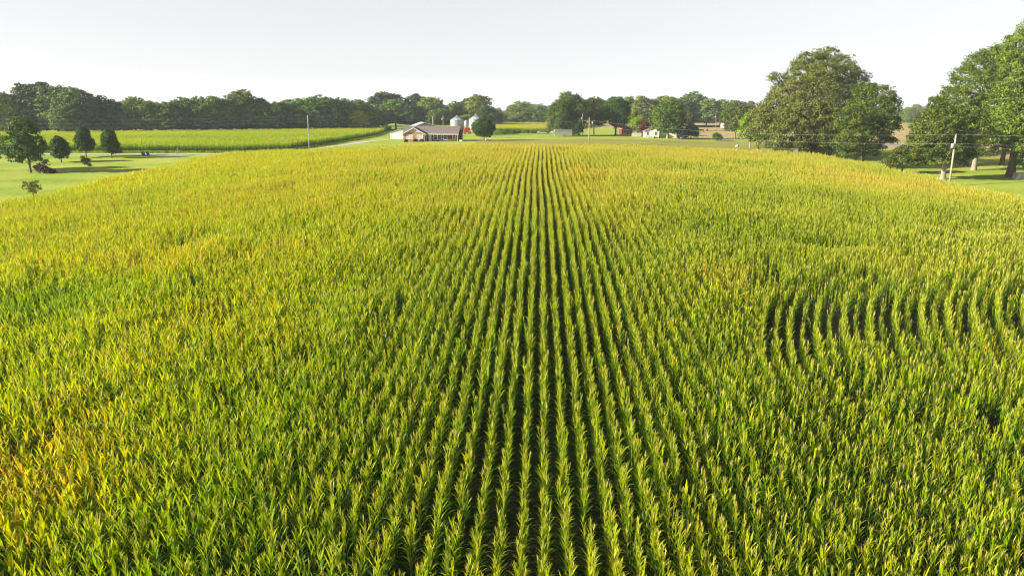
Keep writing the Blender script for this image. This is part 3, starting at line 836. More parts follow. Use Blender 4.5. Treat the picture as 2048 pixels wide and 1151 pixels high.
left_wood = [
 (4, 322, 176, 60, 0, False, (1.7, 1.55, .8), 'olive-brown tree at the left edge behind the cut-off maple'),
 (42, 324, 192, 55, 1, False, (2.1, 1.9, .8), 'yellowish olive tree directly behind the top of the broad maple'),
 (82, 330, 164, 66, 0, True, DK, 'tallest flat-topped dark pine of the left wood'),
 (118, 326, 166, 62, 4, False, DK, 'high rounded dark tree just right of the tallest pine'),
 (152, 322, 174, 62, 2, False, DK, 'dark rounded tree behind the tallest pear tree'),
 (205, 326, 186, 62, 3, False, (.6, .7, .66), 'very dark dome-shaped tree behind the lone pear tree'),
 (136, 316, 212, 44, 5, False, (1.1, 1.2, .8), 'lower lighter green tree in front of the high dark ones'),
 (247, 328, 200, 50, 1, False, DK, 'mid-height dark tree in the dip right of the dark dome'),
 (273, 330, 192, 44, 6, False, MD, 'feathery grey-green tree in the left wood'),
 (304, 330, 198, 50, 4, False, (1.2, 1.2, .8), 'lighter olive tree above the blue bins'),
 (340, 332, 204, 56, 2, False, (1.0, 1.0, .75), 'wide olive-green tree above the white mailbox'),
 (372, 336, 192, 52, 0, False, DK, 'dark round tree left of the pointed group'),
 (405, 338, 190, 50, 3, False, DK, 'dark tree over the middle of the far corn edge'),
 (436, 342, 189, 56, 1, False, MD, 'broad dark tree left of the tall ragged one'),
 (466, 346, 192, 40, 5, False, DK, 'narrow bluish dark tree beside the tall ragged one'),
 (494, 350, 178, 50, 2, False, (1.3, 1.1, .8), 'tall ragged tree with a thin open top above the wood'),
 (520, 352, 192, 44, 4, False, DK, 'dark tree right of the ragged tall one'),
 (548, 352, 202, 44, 6, False, (1.0, 1.15, .9), 'light green tree at the step in the wood line'),
 (578, 356, 196, 42, 1, False, DK, 'dark tree left of the utility pole'),
 (602, 358, 194, 44, 3, False, (1.0, 1.35, .8), 'bright green poplar-like tree at the utility pole, left of it'),
 (632, 360, 190, 48, 5, False, (.9, 1.25, .8), 'bright green tree right behind the utility pole'),
 (660, 366, 194, 44, 2, False, MD, 'mid green tree right of the utility pole'),
 (688, 372, 193, 48, 3, False, (.9, 1.15, .8), 'leafy green tree left of the yellow one'),
 (722, 384, 198, 50, 6, False, MD, 'mid green tree behind the yellow one'),
 (740, 386, 210, 40, 1, False, (1.3, 1.25, .7), 'yellow-tinged tree right of the yellow one')]
for px, Y, top, w, v, pi, ti, lab in left_wood:
    wood_tree('woodland_tree', lab, px, Y, top - 1, w * 1.15, v, pi, ti, WG)
wood_tree('yellow_tree', 'rounded golden yellow tree at the right end of the left wood', 713, 372, 217, 44, 0, False, (3.0, 2.2, .6))
mid = [
 (774, 450, 187, 58, 1, True, DK, 'domed dark pine behind the garage'),
 (792, 430, 196, 52, 3, False, (1.0, 1.3, .85), 'bright green pointed tree right of the domed pine'),
 (766, 425, 216, 40, 5, False, (1.3, 1.3, .8), 'olive tree in front of the domed pine'),
 (822, 430, 206, 56, 4, False, (.55, .68, .6), 'very dark spreading tree behind the brick house'),
 (835, 455, 190, 36, 2, True, MD, 'slim pine rising over the very dark tree'),
 (866, 440, 193, 52, 6, False, OL, 'olive tree with an open top right of the slim pine'),
 (880, 420, 216, 44, 0, False, (.8, .9, .7), 'dark green tree behind the pole with the transformer'),
 (912, 460, 203, 44, 5, False, (1.2, 1.2, .8), 'light green tree above the left grain bin'),
 (935, 470, 196, 26, 0, True, DK, 'narrow dark pine left of the tall olive tree'),
 (955, 450, 189, 50, 2, False, (1.4, 1.2, .8), 'tall olive tree above the two grain bins'),
 (975, 440, 210, 42, 4, False, (.6, .75, .7), 'dark bluish tree right of the right grain bin'),
 (935, 430, 228, 40, 1, False, (1.6, 1.7, .6), 'low lime green tree between the two grain bins'),
 (1046, 520, 201, 56, 3, False, (1.2, 1.2, .8), 'pale olive tree standing in the gap in the middle'),
 (1078, 515, 208, 34, 5, False, MD, 'smaller tree right of the pale olive one in the gap'),
 (1255, 470, 190, 40, 4, False, MD, 'round-topped tree at the left end of the right-hand wood'),
 (1283, 465, 189, 50, 1, False, (1.2, 1.05, .8), 'olive crown of the right-hand wood behind the red tree'),
 (1322, 470, 191, 56, 6, False, (1.1, 1.0, .75), 'olive crown rising over the tree by the white house'),
 (1352, 470, 194, 44, 2, False, MD, 'olive crown right behind the tree by the white house'),
 (1386, 480, 183, 44, 5, False, DK, 'highest pointed tree of the right-hand wood'),
 (1412, 470, 196, 46, 0, False, DK, 'dark tree above the black cows'),
 (1440, 470, 197, 48, 3, False, DK, 'dark tree behind the pole in the pasture'),
 (1466, 478, 198, 40, 1, False, (.8, .8, .7), 'dark tree at the right end of the right-hand wood')]
for px, Y, top, w, v, pi, ti, lab in mid:
    wood_tree('field_tree', lab, px, Y, top - 1, w * 1.1, v, pi, ti)

def stuff_wood(name, label, pts, seed, cols=None):
    """pts: list of (X, Y, height)"""
    r = np.random.RandomState(seed); P = np.array([(x, y, g(x, y)) for x, y, h in pts]); n = len(P)
    hh = np.array([h for _, _, h in pts]) / 18.0
    o = scatter(name, P, r.randint(0, 7, n), np.stack([np.zeros(n), np.zeros(n), r.uniform(0, 6.28, n)], 1), hh, np.full(n, .5), wood_coll)
    return tag(o, label, 'wood', None, 'stuff')
wood_coll = source_collection('wood_source', [a for a, _ in WOODV])
for o_, c_ in zip(wood_coll.objects, ((.7, .8, .75), (.85, .95, .8), (.75, .85, .75), (.9, 1.0, .8), (.65, .78, .75), (1.0, 1.0, .8), (.7, .8, .7))): o_.color = (*c_, 1)
rr = random.Random(4)
pts = []
for px in range(-140, 770, 13):
    Yf = np.interp(px, [-140, 40, 400, 620, 760], [320, 324, 340, 362, 398])
    for row in range(3):
        X0, _, _ = at(px + rr.uniform(-5, 5), Yf + 4 + row * 9)
        pts.append((X0, float(Yf) + 4 + row * 9 + rr.uniform(-2, 2), rr.uniform(11.5, 15) - (1.5 if px > 540 else 0)))
stuff_wood('woodland_understorey', 'dense lower mass of the left-hand wood between its front trees', pts, 1)
pts = [( (rr.uniform(1245, 1490) - 1024) / FPX * Yq, Yq, rr.uniform(14, 18)) for Yq in np.linspace(485, 540, 55)]
pts += [((rr.uniform(745, 1000) - 1024) / FPX * Yq, Yq, rr.uniform(9, 12.5)) for Yq in np.linspace(475, 540, 60)]
stuff_wood('woodland_behind', 'wood filling in behind the separate trees near the farm', pts, 2)
pts = []
for k in range(620):
    Yq = rr.uniform(640, 1500) if k % 2 else rr.uniform(1300, 1600)
    X0 = rr.uniform(-.85, .85) * Yq
    if .03 < X0 / Yq < .2 and Yq < 700: continue
    pts.append((X0, Yq, rr.uniform(13, 17) + Yq / 260))
stuff_wood('distant_woodland', 'hazy bluish line of woods on the horizon', pts, 3)
pts = []
for k in range(70):
    px = rr.uniform(985, 1100); Yq = rr.uniform(560, 640); pts.append(((px - 1024) / FPX * Yq, Yq, rr.uniform(9.5, 12.5)))
for k in range(90):
    px = rr.uniform(1780, 1960); Yq = rr.uniform(520, 640); pts.append(((px - 1024) / FPX * Yq, Yq, rr.uniform(11, 13.5)))
stuff_wood('hazy_woodland', 'low bluish woods beyond the gap and beyond the dry pasture', pts, 6)

# --- trees round the farm and the white house
p, H, W = place(1118, 300, 200, 62); tree('yard_tree', 'tall olive and green tree behind the livestock trailer', 'tree', p, H, W, 'oak', 'egg', .06, .4, 41, .36, .9, 18, 18, (.85, 1.1, .8), lobe=.42)
p, H, W = place(1142, 303, 187, 62); tree('yard_tree', 'tallest tree of the middle clump, left of the two poles', 'tree', p, H, W, 'oak', 'flat', .1, .42, 42, .36, .9, 18, 18, (.7, 1.0, .7), lobe=.42)
p, H, W = place(1187, 318, 196, 56); tree('yard_tree', 'brownish dark tree directly behind the two utility poles', 'tree', p, H, W, 'oak', 'round', .2, .4, 43, .38, .9, 18, 16, (.65, .72, .6), lobe=.42)
p, H, W = place(1231, 312, 192, 58); tree('yard_tree', 'deep green rounded tree on a dark trunk right of the poles', 'tree', p, H, W, 'green', 'round', .16, .42, 44, .36, .9, 20, 18, (.75, .95, .75), lobe=.42)
p, H, W = place(1264, 345, 214, 30); tree('yard_tree', 'slim yellow-green tree left of the bright bushy one', 'tree', p, H, W, 'green', 'egg', .1, .2, 45, .34, .7, 18, 12, (2.3, 1.9, .7))
p, H, W = place(1276, 335, 232, 34); tree('yard_tree', 'bright yellow-green bushy tree beside the red tree', 'tree', p, H, W, 'green', 'round', .05, .2, 46, .32, .7, 20, 12, (2.4, 2.2, .8))
p, H, W = place(1291, 303, 240, 27); tree('red_tree', 'small dark red maple left of the white house', 'tree', p, H, W, 'red_leaf', 'round', .1, .12, 47, .28, .5, 20, 12)
p, H, W = place(1335, 281, 201, 74); tree('shade_tree', 'big green tree overhanging the white house', 'tree', p, H, W, 'green', 'egg', .13, .5, 48, .34, 1.0, 22, 24, (1.15, 1.15, .9), bark='pale_bark', lobe=.40)
p, H, W = place(1376, 380, 226, 32); tree('field_tree', 'brown-olive round tree behind the porch end of the white house', 'tree', p, H, W, 'oak', 'round', .1, .25, 49, .4, .8, 18, 12, (.8, .75, .6))
p, H, W = place(1470, 280, 208, 60); tree('field_tree', 'round tree on a bare trunk at the end of the pasture', 'tree', p, H, W, 'oak', 'round', .2, .28, 50, .34, .8, 20, 18, (.8, .95, .7), lobe=.40)
p, H, W = place(1500, 215, 218, 62); tree('bright_tree', 'fresh yellow-green tree tucked against the left side of the giant oak', 'tree', p, H, W, 'green', 'egg', .1, .25, 51, .3, .8, 20, 16, (2.1, 1.9, .6), bark='pale_bark')
p, H, W = place(968, 243, 236, 46)
tree('vase_tree', 'compact dark green tree with several stems right of the brick house', 'tree', p, H, W, 'green', 'egg', .16, .16, 52, .27, .55, 24, 18, (.72, .85, .55), lobe=.46)
def bush(label, px, Y, top, w, seed, tint=(1, 1, 1), kind='green', leaf=.25, cl=.5, name='bush', D=None):
    p, H, W = place(px, Y, top, w)
    rr_ = random.Random(seed); n_ = max(4, int(W / H * 3)); L = []
    for i in range(n_):
        L.append(((i / (n_ - 1) - .5) * (W - H * .6), rr_.uniform(-.4, .4) * H, H * rr_.uniform(.38, .55), H * .5, H * .5, H * rr_.uniform(.42, .55)))
    root = empty(name, p, 0, label, 'bush')
    c = link('foliage', crown_mesh('foliage', seed, L, M[kind], leaf, cl, 18), root); c.color = (*tint, 1)
    s = MB()
    for l in L: s.tube([(l[0] * .8, 0, -.1), (l[0], l[1], l[2])], [.05, .02], 5)
    s.build('stem', M['bark'], root)
    return root
bush('bright green mounded bush right of the vase-shaped tree', 1018, 305, 257, 42, 61, (1.3, 1.4, .7))
bush('low lime green bush between the vase-shaped tree and the mounded bush', 994, 300, 262, 16, 62, (2.2, 2.0, .7))
bush('long rough hedge of weeds left of the livestock trailer', 1070, 325, 260, 60, 63, (1.3, 1.4, .7))
bush('dark bush at the right end of the livestock trailer', 1150, 296, 246, 24, 64, (.45, .55, .5))
bush('upright green shrub behind the black hedge by the porch', 1381, 285, 249, 14, 65, (1.1, 1.3, .8))
bush('black clipped hedge beside the porch of the white house', 1364, 278, 257, 17, 66, (.22, .28, .3))
bush('small round bush alone at the edge of the pasture', 1433, 268, 266, 14, 67, (.8, .9, .6))
bush('weedy bush under the grain bins beside the chimney', 918, 345, 255, 22, 68, (1.0, 1.1, .7))

# --- the giant oak and the trees on the right
x, y, z = at(1628, 182)
oakL = px_lobes([(1618, 128, 27, 0), (1655, 122, 26, 2), (1688, 130, 22, 0), (1600, 150, 27, -3), (1642, 155, 34, -5), (1680, 158, 32, -3), (1715, 158, 20, 2), (1568, 178, 20, 0), (1553, 158, 14, -2), (1590, 190, 36, -5),
                 (1635, 195, 40, -8), (1680, 195, 38, -6), (1722, 190, 26, 0), (1560, 218, 34, -2), (1530, 228, 26, 2), (1600, 232, 40, -9), (1650, 238, 42, -10), (1700, 232, 36, -6), (1535, 258, 34, -3), (1512, 262, 20, 3),
                 (1580, 268, 36, -9), (1628, 275, 36, -9), (1545, 284, 22, -2), (1600, 290, 24, -4), (1672, 272, 30, -8), (1640, 180, 45, 8), (1620, 240, 50, 8), (1560, 250, 36, 8), (1546, 190, 11, 0), (1700, 145, 16, 4), (1640, 300, 20, -4), (1565, 297, 18, -3), (1680, 300, 20, -4), (1530, 288, 16, 0), (1618, 302, 16, 2), (1660, 290, 26, 2), (1706, 255, 30, -2)], x, y, z)
root = empty('giant_oak', (x, y, z), 0, 'huge spreading oak with an olive-green crown on the right beyond the corn', 'tree')
o = link('crown', crown_mesh('crown', 71, oakL, M['oak'], .29, 1.15, 40, .85, .6), root); o.color = (1.12, 1.15, 1.0, 1)
link('trunk', trunk_mesh('trunk', 71, 17, .95, oakL, M['bark'], 24), root)
x, y, z = at(1722, 158)
LR = px_lobes([(1735, 185, 26, 4), (1765, 192, 22, 2), (1775, 222, 24, 0), (1745, 225, 32, 2), (1715, 215, 24, 8), (1780, 250, 20, 0), (1750, 262, 28, -2), (1715, 262, 30, -4), (1705, 290, 22, -4), (1735, 290, 20, -3), (1770, 278, 15, 2),
               (1790, 205, 12, 2), (1690, 285, 22, -3), (1715, 306, 13, -4), (1685, 306, 10, -3), (1782, 284, 10, 0), (1702, 240, 30, -4), (1745, 305, 11, -2), (1760, 295, 10, 0)], x, y, z)
root = empty('oak_tree', (x, y, z), 0, 'darker green tree merging with the right side of the giant oak', 'tree')
o = link('crown', crown_mesh('crown', 72, LR, M['green'], .28, 1.0, 32, .95, .6), root); o.color = (1.15, .92, .75, 1)
link('trunk', trunk_mesh('trunk', 72, 11, .55, LR, M['bark'], 14), root)
x, y, z = at(1804, 146)
LS = [(a, b, c, 1.5, 1.4, .42) for a, b, c in ((-3.2, 0, 2.6), (-1.6, .4, 3.4), (.4, 0, 4.1), (2.2, .3, 3.3), (-2.2, -.6, 2.0), (1.6, -.7, 2.3), (3.4, 0, 2.5), (.2, .5, 5.2), (-.9, -.3, 4.7), (1.4, -.2, 4.6), (0, -.8, 3.0))]
root = empty('dogwood_tree', (x, y, z), 0, 'small tree with flat layered branches left of the cedar', 'tree')
o = link('crown', crown_mesh('crown', 73, LS, M['oak'], .26, .55, 22, 1.3, .3, low=-.9), root); o.color = (.85, 1.0, .8, 1)
link('trunk', trunk_mesh('trunk', 73, 3.8, .2, LS, M['bark'], 9, (-.3, 0)), root)
x, y, z = at(1885, 136)
LC = px_lobes([(1870, 205, 12, 0), (1878, 225, 22, 0), (1858, 240, 22, 0), (1898, 240, 26, -1), (1845, 258, 20, 0), (1875, 262, 30, -2), (1910, 268, 28, -1), (1838, 280, 20, 0), (1862, 290, 26, -2), (1895, 296, 28, -2), (1925, 292, 22, 0), (1850, 308, 18, 0), (1880, 318, 20, -1), (1912, 318, 20, 0), (1832, 304, 13, 0), (1938, 312, 14, 0)], x, y, z)
root = empty('cedar_tree', (x, y, z), 0, 'olive-green cone-shaped cedar with a thick pale trunk behind the leaning pole', 'tree')
o = link('crown', crown_mesh('crown', 74, LC, M['oak'], .24, .62, 26, 1.1, .6), root); o.color = (.85, 1.0, .55, 1)
link('trunk', trunk_mesh('trunk', 74, 9, .48, LC, M['pale_bark'], 12), root)
x, y, z = at(1947, 152)
LA = px_lobes([(1905, 190, 22, 0), (1890, 205, 14, 0), (1935, 155, 26, 3), (1960, 128, 26, 3), (1995, 112, 26, 4), (1925, 200, 34, 0), (1965, 175, 38, 0), (2005, 155, 36, 2), (1945, 235, 36, -2), (1990, 215, 42, -3), (2030, 190, 38, 0), (1960, 270, 30, -2), (2000, 262, 34, -3), (1935, 275, 22, 0), (1975, 298, 20, -1), (1910, 225, 24, 2), (1945, 302, 18, 0)], x, y, z)
root = empty('hickory_tree', (x, y, z), 0, 'tall green tree rising behind the cedar, left of the edge tree', 'tree')
o = link('crown', crown_mesh('crown', 75, LA, M['green'], .27, 1.0, 36, .95, .6), root); o.color = (1.4, 1.15, .95, 1)
link('trunk', trunk_mesh('trunk', 75, 17, .5, LA, M['pale_bark'], 14), root)
x, y, z = at(2020, 140)
LB = px_lobes([(2040, 85, 26, 2), (2070, 75, 40, 4), (2015, 118, 24, 3), (2050, 130, 38, 0), (2100, 120, 50, 2), (2040, 180, 36, -2), (2090, 190, 50, 0), (2030, 225, 34, -3), (2080, 250, 46, -2), (2022, 258, 30, -3), (2060, 290, 36, -3), (2105, 300, 40, 0), (2035, 292, 22, -3), (2045, 322, 14, -3), (2075, 325, 20, -2)], x, y, z)
root = empty('hickory_tree', (x, y, z), 0, 'tallest green tree, cut by the right edge of the photo, with a dark flared trunk', 'tree')
o = link('crown', crown_mesh('crown', 76, LB, M['green'], .27, 1.0, 36, .95, .6), root); o.color = (1.6, 1.35, .95, 1)
link('trunk', trunk_mesh('trunk', 76, 18, .75, LB, M['bark'], 14), root)
for px, Y, top, w, sd, lab in ((1932, 160, 225, 60, 77, 'shaded tree with a short brown trunk behind the pale-trunked one'), (2003, 162, 200, 90, 78, 'shaded tree between the pale-trunked tree and the edge tree')):
    p, H, W = place(px, Y, top, w)
    tree('hickory_tree', lab, 'tree', p, H, W, 'green', 'round', .26, .55, sd, .34, .95, 18, 14, (.8, .9, .8))

# ------------------------------------------------------------------ buildings
def window(parent, x, y, z0, w, h, m='glass', two=True):
    """window on a wall facing -y, lower left corner x, sill z0"""
    f = MB(); t = .12
    f.box(x - t, x + w + t, y - .06, y, z0 - t, z0); f.box(x - t, x + w + t, y - .06, y, z0 + h, z0 + h + t)
    f.box(x - t, x, y - .06, y, z0, z0 + h); f.box(x + w, x + w + t, y - .06, y, z0, z0 + h)
    f.box(x, x + w, y - .045, y, z0 + h * .48, z0 + h * .54)
    if two: f.box(x + w / 2 - .06, x + w / 2 + .06, y - .048, y, z0, z0 + h)
    o = f.build('window', M['white_paint'], parent)
    MB().box(x, x + w, y - .02, y - .005, z0, z0 + h).build('pane', M[m], o)
    return o
M['pale_glass'] = simple('curtained_glass', (.42, .47, .46), .2, noise=.2, spec=.7)
def brick_house():
    x, y, z = at(861, 240)
    r = empty('brick_house', (x, y, z), R(-5), 'long low brick ranch house with a brown shingle roof and a front gable wing', 'house')
    W2 = 9.6
    MB().box(-W2 + .3, W2 - .3, 1.6, 9.5, -.5, 2.55).build('wall', M['shaded_brick'], r)
    w = MB(); w.prism([(-W2 + .3, -.5), (-1.9, -.5), (-1.9, 2.5), (-5.6, 4.35), (-W2 + .3, 2.5)], 'y', -.2, 1.7); w.build('gable_wall', M['brick'], r)
    sof = MB(); sof.prism([(-8.5, 3.08), (-5.6, 4.4), (-2.7, 3.08)], 'y', -.26, -.202); sof.build('gable_siding', M['beige_siding'], r)
    rf = MB()
    rf.prism([(.35, 2.52), (5.55, 5.05), (10.6, 2.52), (10.6, 2.36), (5.55, 4.88), (.35, 2.36)], 'x', -W2 - .15, W2)
    rf.prism([(-W2 - .3, 2.38), (-5.6, 4.62), (-1.3, 2.38), (-1.3, 2.22), (-5.6, 4.45), (-W2 - .3, 2.22)], 'y', -.75, 5.2)
    rf.build('roof', M['shingles'], r)
    fa = MB()
    fa.prism([(-W2 - .32, 2.40), (-5.6, 4.64), (-1.28, 2.40), (-1.28, 2.16), (-5.6, 4.38), (-W2 - .32, 2.16)], 'y', -.80, -.752)
    fa.box(-1.25, W2 + .02, .27, .345, 2.26, 2.50)
    fa.build('fascia', M['white_paint'], r)
    ga = MB(); ga.prism([(1.7, 2.55), (5.55, 4.86), (9.4, 2.55)], 'x', W2 - .42, W2 - .3); ga.build('end_gable', M['shaded_brick'], r)
    window(r, -8.1, -.2, .95, 1.9, 1.25, 'pale_glass'); window(r, -4.5, -.2, .95, 1.9, 1.25, 'pale_glass')
    window(r, .9, 1.6, .65, 1.15, 1.5, two=False); window(r, 2.25, 1.6, .65, 1.15, 1.5, two=False); window(r, 4.3, 1.6, .65, 1.1, 1.5, two=False); window(r, 7.4, 1.6, 1.0, .85, 1.2, two=False)
    d = MB(); d.box(-.95, 0.05, 1.53, 1.6, 0, 2.1); d = d.build('door', M['white_paint'], r)
    MB().box(-.15, -.08, 1.47, 1.53, 1.0, 1.1).build('handle', M['dark_metal'], d)
    for px_ in (-1.55, 9.15): MB().box(px_ - .07, px_ + .07, .45, .59, -.3, 2.36).build('post', M['white_paint'], r)
    pf = MB(); pf.box(-1.85, W2 - .2, .35, 1.598, -.5, .02); pf.build('porch_floor', M['stone'], r)
    c = MB(); c.box(W2 - .29, W2 + .6, 3.3, 5.4, -.5, 3.3); c.box(W2 - .05, W2 + .6, 3.8, 4.9, 3.3, 5.7); c.box(W2 - .1, W2 + .65, 3.75, 4.95, 5.55, 5.75)
    c.build('chimney', M['shaded_brick'], r)
brick_house()
for i, (dx, s) in enumerate(((-17.7, .8), (-15.9, .9), (-14.3, .85))):
    pass
def house_bush(px, lab, sd, s):
    x, y, z = at(px, 237.6)
    root = empty('bush', (x, y, z), 0, lab, 'bush')
    c = link('foliage', crown_mesh('foliage', sd, [(0, 0, .4, .75 * s, .6, .55)], M['dead_leaf'], .18, .28, 16), root); c.color = (.9, 1.2, .8, 1)
    MB().tube([(0, 0, -.1), (0, 0, .45)], [.05, .02], 5).build('stem', M['bark'], root)
house_bush(812.5, 'dark reddish bush at the left corner of the brick house', 81, .8)
house_bush(831, 'dark reddish bush between the two gable windows of the brick house', 82, 1.0)
house_bush(843.5, 'dark reddish bush under the right gable window of the brick house', 83, .9)

x, y, z = at(794, 268)
r = empty('white_garage', (x, y, z), R(-6), 'low white garage with a wide white door left of the brick house', 'garage')
MB().prism([(-2.6, -.3), (4.2, -.3), (4.2, 2.5), (.9, 3.4), (-2.6, 2.5)], 'y', 0, 7).build('wall', M['white_paint'], r)
MB().prism([(-2.9, 2.47), (.9, 3.55), (4.5, 2.47), (4.5, 2.37), (.9, 3.43), (-2.9, 2.37)], 'y', -.3, 7.3).build('roof', M['roof_steel'], r)
d = MB(); d.box(-1.6, 3.2, -.05, 0, 0, 2.1)
for k in range(1, 4): d.box(-1.6, 3.2, -.07, -.052, k * .52 - .02, k * .52 + .02)
d.build('garage_door', M['white_metal'], r)

x, y, z = at(857, 292)
r = empty('metal_barn', (x, y, z), R(13), 'grey metal barn with a pale steel roof seen over the brick house', 'barn')
MB().prism([(-6.6, -.3), (7.6, -.3), (7.6, 3.0), (-1.5, 5.5), (-6.6, 3.8)], 'y', 0, 17).build('wall', M['barn_grey'], r)
rb = MB(); rb.prism([(-7, 3.75), (-1.5, 5.72), (8, 3.05), (8, 2.9), (-1.5, 5.52), (-7, 3.6)], 'y', -.4, 17.4)
rb.build('roof', M['roof_steel'], r)
MB().box(-1.8, 1.8, -.06, 0, 0, 2.8).build('door', M['roof_steel'], r)

M['bin_wall'] = simple('corrugated_bin', (.33, .345, .36), .45, .35, noise=.06, scale=1.5)
def grain_bin(px, Y, eave, peak, wpx, label):
    x, y, z = at(px, Y); r_ = wpx / FPX * Y / 2
    he, hp = ztop(eave, Y) - z, ztop(peak, Y) - z
    r = empty('grain_bin', (x, y, z), 0, label, 'grain bin', 'grain bins behind the brick house')
    prof = []; k = 0; zz = -.3
    while zz < he:
        prof.append((r_ + (.035 if k % 2 else 0), zz)); zz += .14; k += 1
    prof.append((r_, he))
    w = MB().lathe(prof, 40).build('wall', M['bin_wall'], r, True)
    for i in range(1, 6):
        pass
    MB().lathe([(r_ + .18, he - .03), (r_ + .18, he + .02), (.5, hp - .15), (.5, hp), (.35, hp + .12), (.02, hp + .15)], 40).build('roof', M['roof_steel'], r)
    rb = MB()
    for i in range(26):
        a = 2 * PI * i / 26
        rb.tube([((r_ + .15) * math.cos(a), (r_ + .15) * math.sin(a), he + .05), (.5 * math.cos(a), .5 * math.sin(a), hp - .1)], .05, 4)
    rb.build('roof_ribs', M['barn_grey'], r)
    lad = MB(); a = R(-60); cx, cy = (r_ + .15) * math.cos(a), (r_ + .15) * math.sin(a)
    for s in (-.22, .22): lad.tube([(cx + s, cy, 0), (cx + s, cy, he + .2)], .03, 4)
    for k in range(int(he / .35)): lad.tube([(cx - .22, cy, .3 + k * .35), (cx + .22, cy, .3 + k * .35)], .02, 4)
    lad.build('ladder', M['galv'], r)
    d = MB(); d.box(-.45, .45, -r_ - .06, -r_ + .02, .4, 1.8); d.build('door', M['galv'], r)
grain_bin(914.5, 380, 240.5, 231.5, 26.5, 'left steel grain bin with a ribbed cone roof, fully in view above the house roof')
grain_bin(952, 372, 239, 229.5, 27.5, 'right steel grain bin half hidden by the vase-shaped tree')
x, y, z = at(932.8, 366)
r = empty('hopper_tank', (x, y, z), 0, 'small grey feed hopper on legs standing between the two grain bins', 'feed hopper')
MB().lathe([(.25, 1.6), (1.15, 2.7), (1.15, 4.9), (.3, 5.7), (.02, 5.75)], 24).build('tank', M['galv'], r, True)
for a in (45, 135, 225, 315):
    MB().tube([(1.05 * math.cos(R(a)), 1.05 * math.sin(R(a)), -.1), (1.05 * math.cos(R(a)), 1.05 * math.sin(R(a)), 3)], .06, 6).build('leg', M['galv'], r)
def wheel(parent, x, y, r_, w):
    t = MB().lathe([(r_ * .62, -w / 2), (r_ * .95, -w / 2), (r_, -w / 4), (r_, w / 4), (r_ * .95, w / 2), (r_ * .62, w / 2), (r_ * .62, -w / 2)], 20).build('wheel', M['black_rubber'], parent)
    t.rotation_euler = (R(90), 0, 0); t.location = (x, y, r_)
    h = MB().lathe([(.01, -w * .3), (r_ * .6, -w * .3), (r_ * .6, w * .3), (.01, w * .3)], 16).build('rim', M['white_metal'], t)
x, y, z = at(934.5, 322)
r = empty('gravity_wagon', (x, y, z), R(10), 'red farm wagon with a sloping hopper and dark wheels in front of the grain bins', 'farm wagon')
MB().prism([(-1.7, 1.6), (-1.1, 2.7), (1.1, 2.7), (1.7, 2.0), (.4, .8), (-.4, .8)], 'y', -.9, .9).build('hopper', M['red_paint'], r)
f = MB(); f.box(-1.7, 1.7, -.6, -.5, .55, .7); f.box(-1.7, 1.7, .5, .6, .55, .7); f.box(-1.5, -1.4, -.6, .6, .5, 1.65); f.box(1.4, 1.5, -.6, .6, .5, 1.9); f.tube([(1.7, 0, .6), (3.0, 0, .45)], .05, 6); f.build('frame', M['red_paint'], r)
for wx in (-1.1, 1.1):
    for wy in (-.95, .95): wheel(r, wx, wy, .5, .28)
x, y, z = at(976, 238)
r = empty('lawn_mower', (x, y, z), R(20), 'small pale yellow and white riding mower under the vase-shaped tree', 'mower')
b = MB(); b.box(-.8, .1, -.3, .3, .3, .75); b.box(.1, .8, -.35, .35, .3, .5); b.prism([(.25, .5), (.75, .5), (.82, 1.1), (.7, 1.1), (.55, .7), (.25, .65)], 'y', -.25, .25); b.build('body', M['white_paint'], r)
MB().tube([(-.1, 0, .7), (.1, 0, 1.0)], .03, 6).build('steering_column', M['dark_metal'], r)
for wx, rad in ((-.6, .2), (.5, .28)):
    for wy in (-.4, .4): wheel(r, wx, wy, rad, .16)
x, y, z = at(922, 239); r = empty('utility_box', (x, y, z), 0, 'small white box on the grass at the foot of the chimney', 'box')
MB().box(-.55, .45, -.3, .3, 0, .45).build('case', M['white_metal'], r); MB().box(-.6, .5, -.35, .35, .452, .52).build('lid', M['white_paint'], r)

# livestock trailer
x, y, z = at(1126, 288)
r = empty('livestock_trailer', (x, y, z), R(3), 'long grey slatted livestock trailer parked below the middle trees', 'trailer')
b = MB()
b.box(-3.5, 3.5, -1.1, 1.1, .45, .62)
for k in range(9):
    z0 = .66 + k * .2
    b.box(-3.5, 3.5, -1.1, -1.05, z0, z0 + (.15 if k not in (6, 7) else .07)); b.box(-3.5, 3.5, 1.05, 1.1, z0, z0 + .15)
for k in range(9):
    xx = -3.5 + k * .875 - .03
    b.box(xx, xx + .07, -1.14, -1.102, .5, 2.55); b.box(xx, xx + .07, 1.102, 1.14, .5, 2.55)
b.box(-3.5, -3.45, -1.04, 1.04, .63, 2.5); b.box(3.45, 3.5, -1.04, 1.04, .63, 2.5)
b.build('body', M['slats'], r)
MB().prism([(-1.2, 2.5), (1.2, 2.5), (1.1, 2.62), (-1.1, 2.62)], 'x', -3.55, 3.55).build('roof', M['roof_steel'], r)
MB().prism([(-5.4, 1.5), (-3.52, 1.5), (-3.52, 2.2), (-4.6, 2.2)], 'y', -.9, .9).build('gooseneck', M['slats'], r)
MB().tube([(-5.1, 0, 1.5), (-5.1, 0, .2)], .06, 6).build('jack', M['dark_metal'], r)
for wx in (.5, 1.35):
    for wy in (-1.2, 1.2): wheel(r, wx, wy, .38, .22)
x, y, z = at(1084, 318)
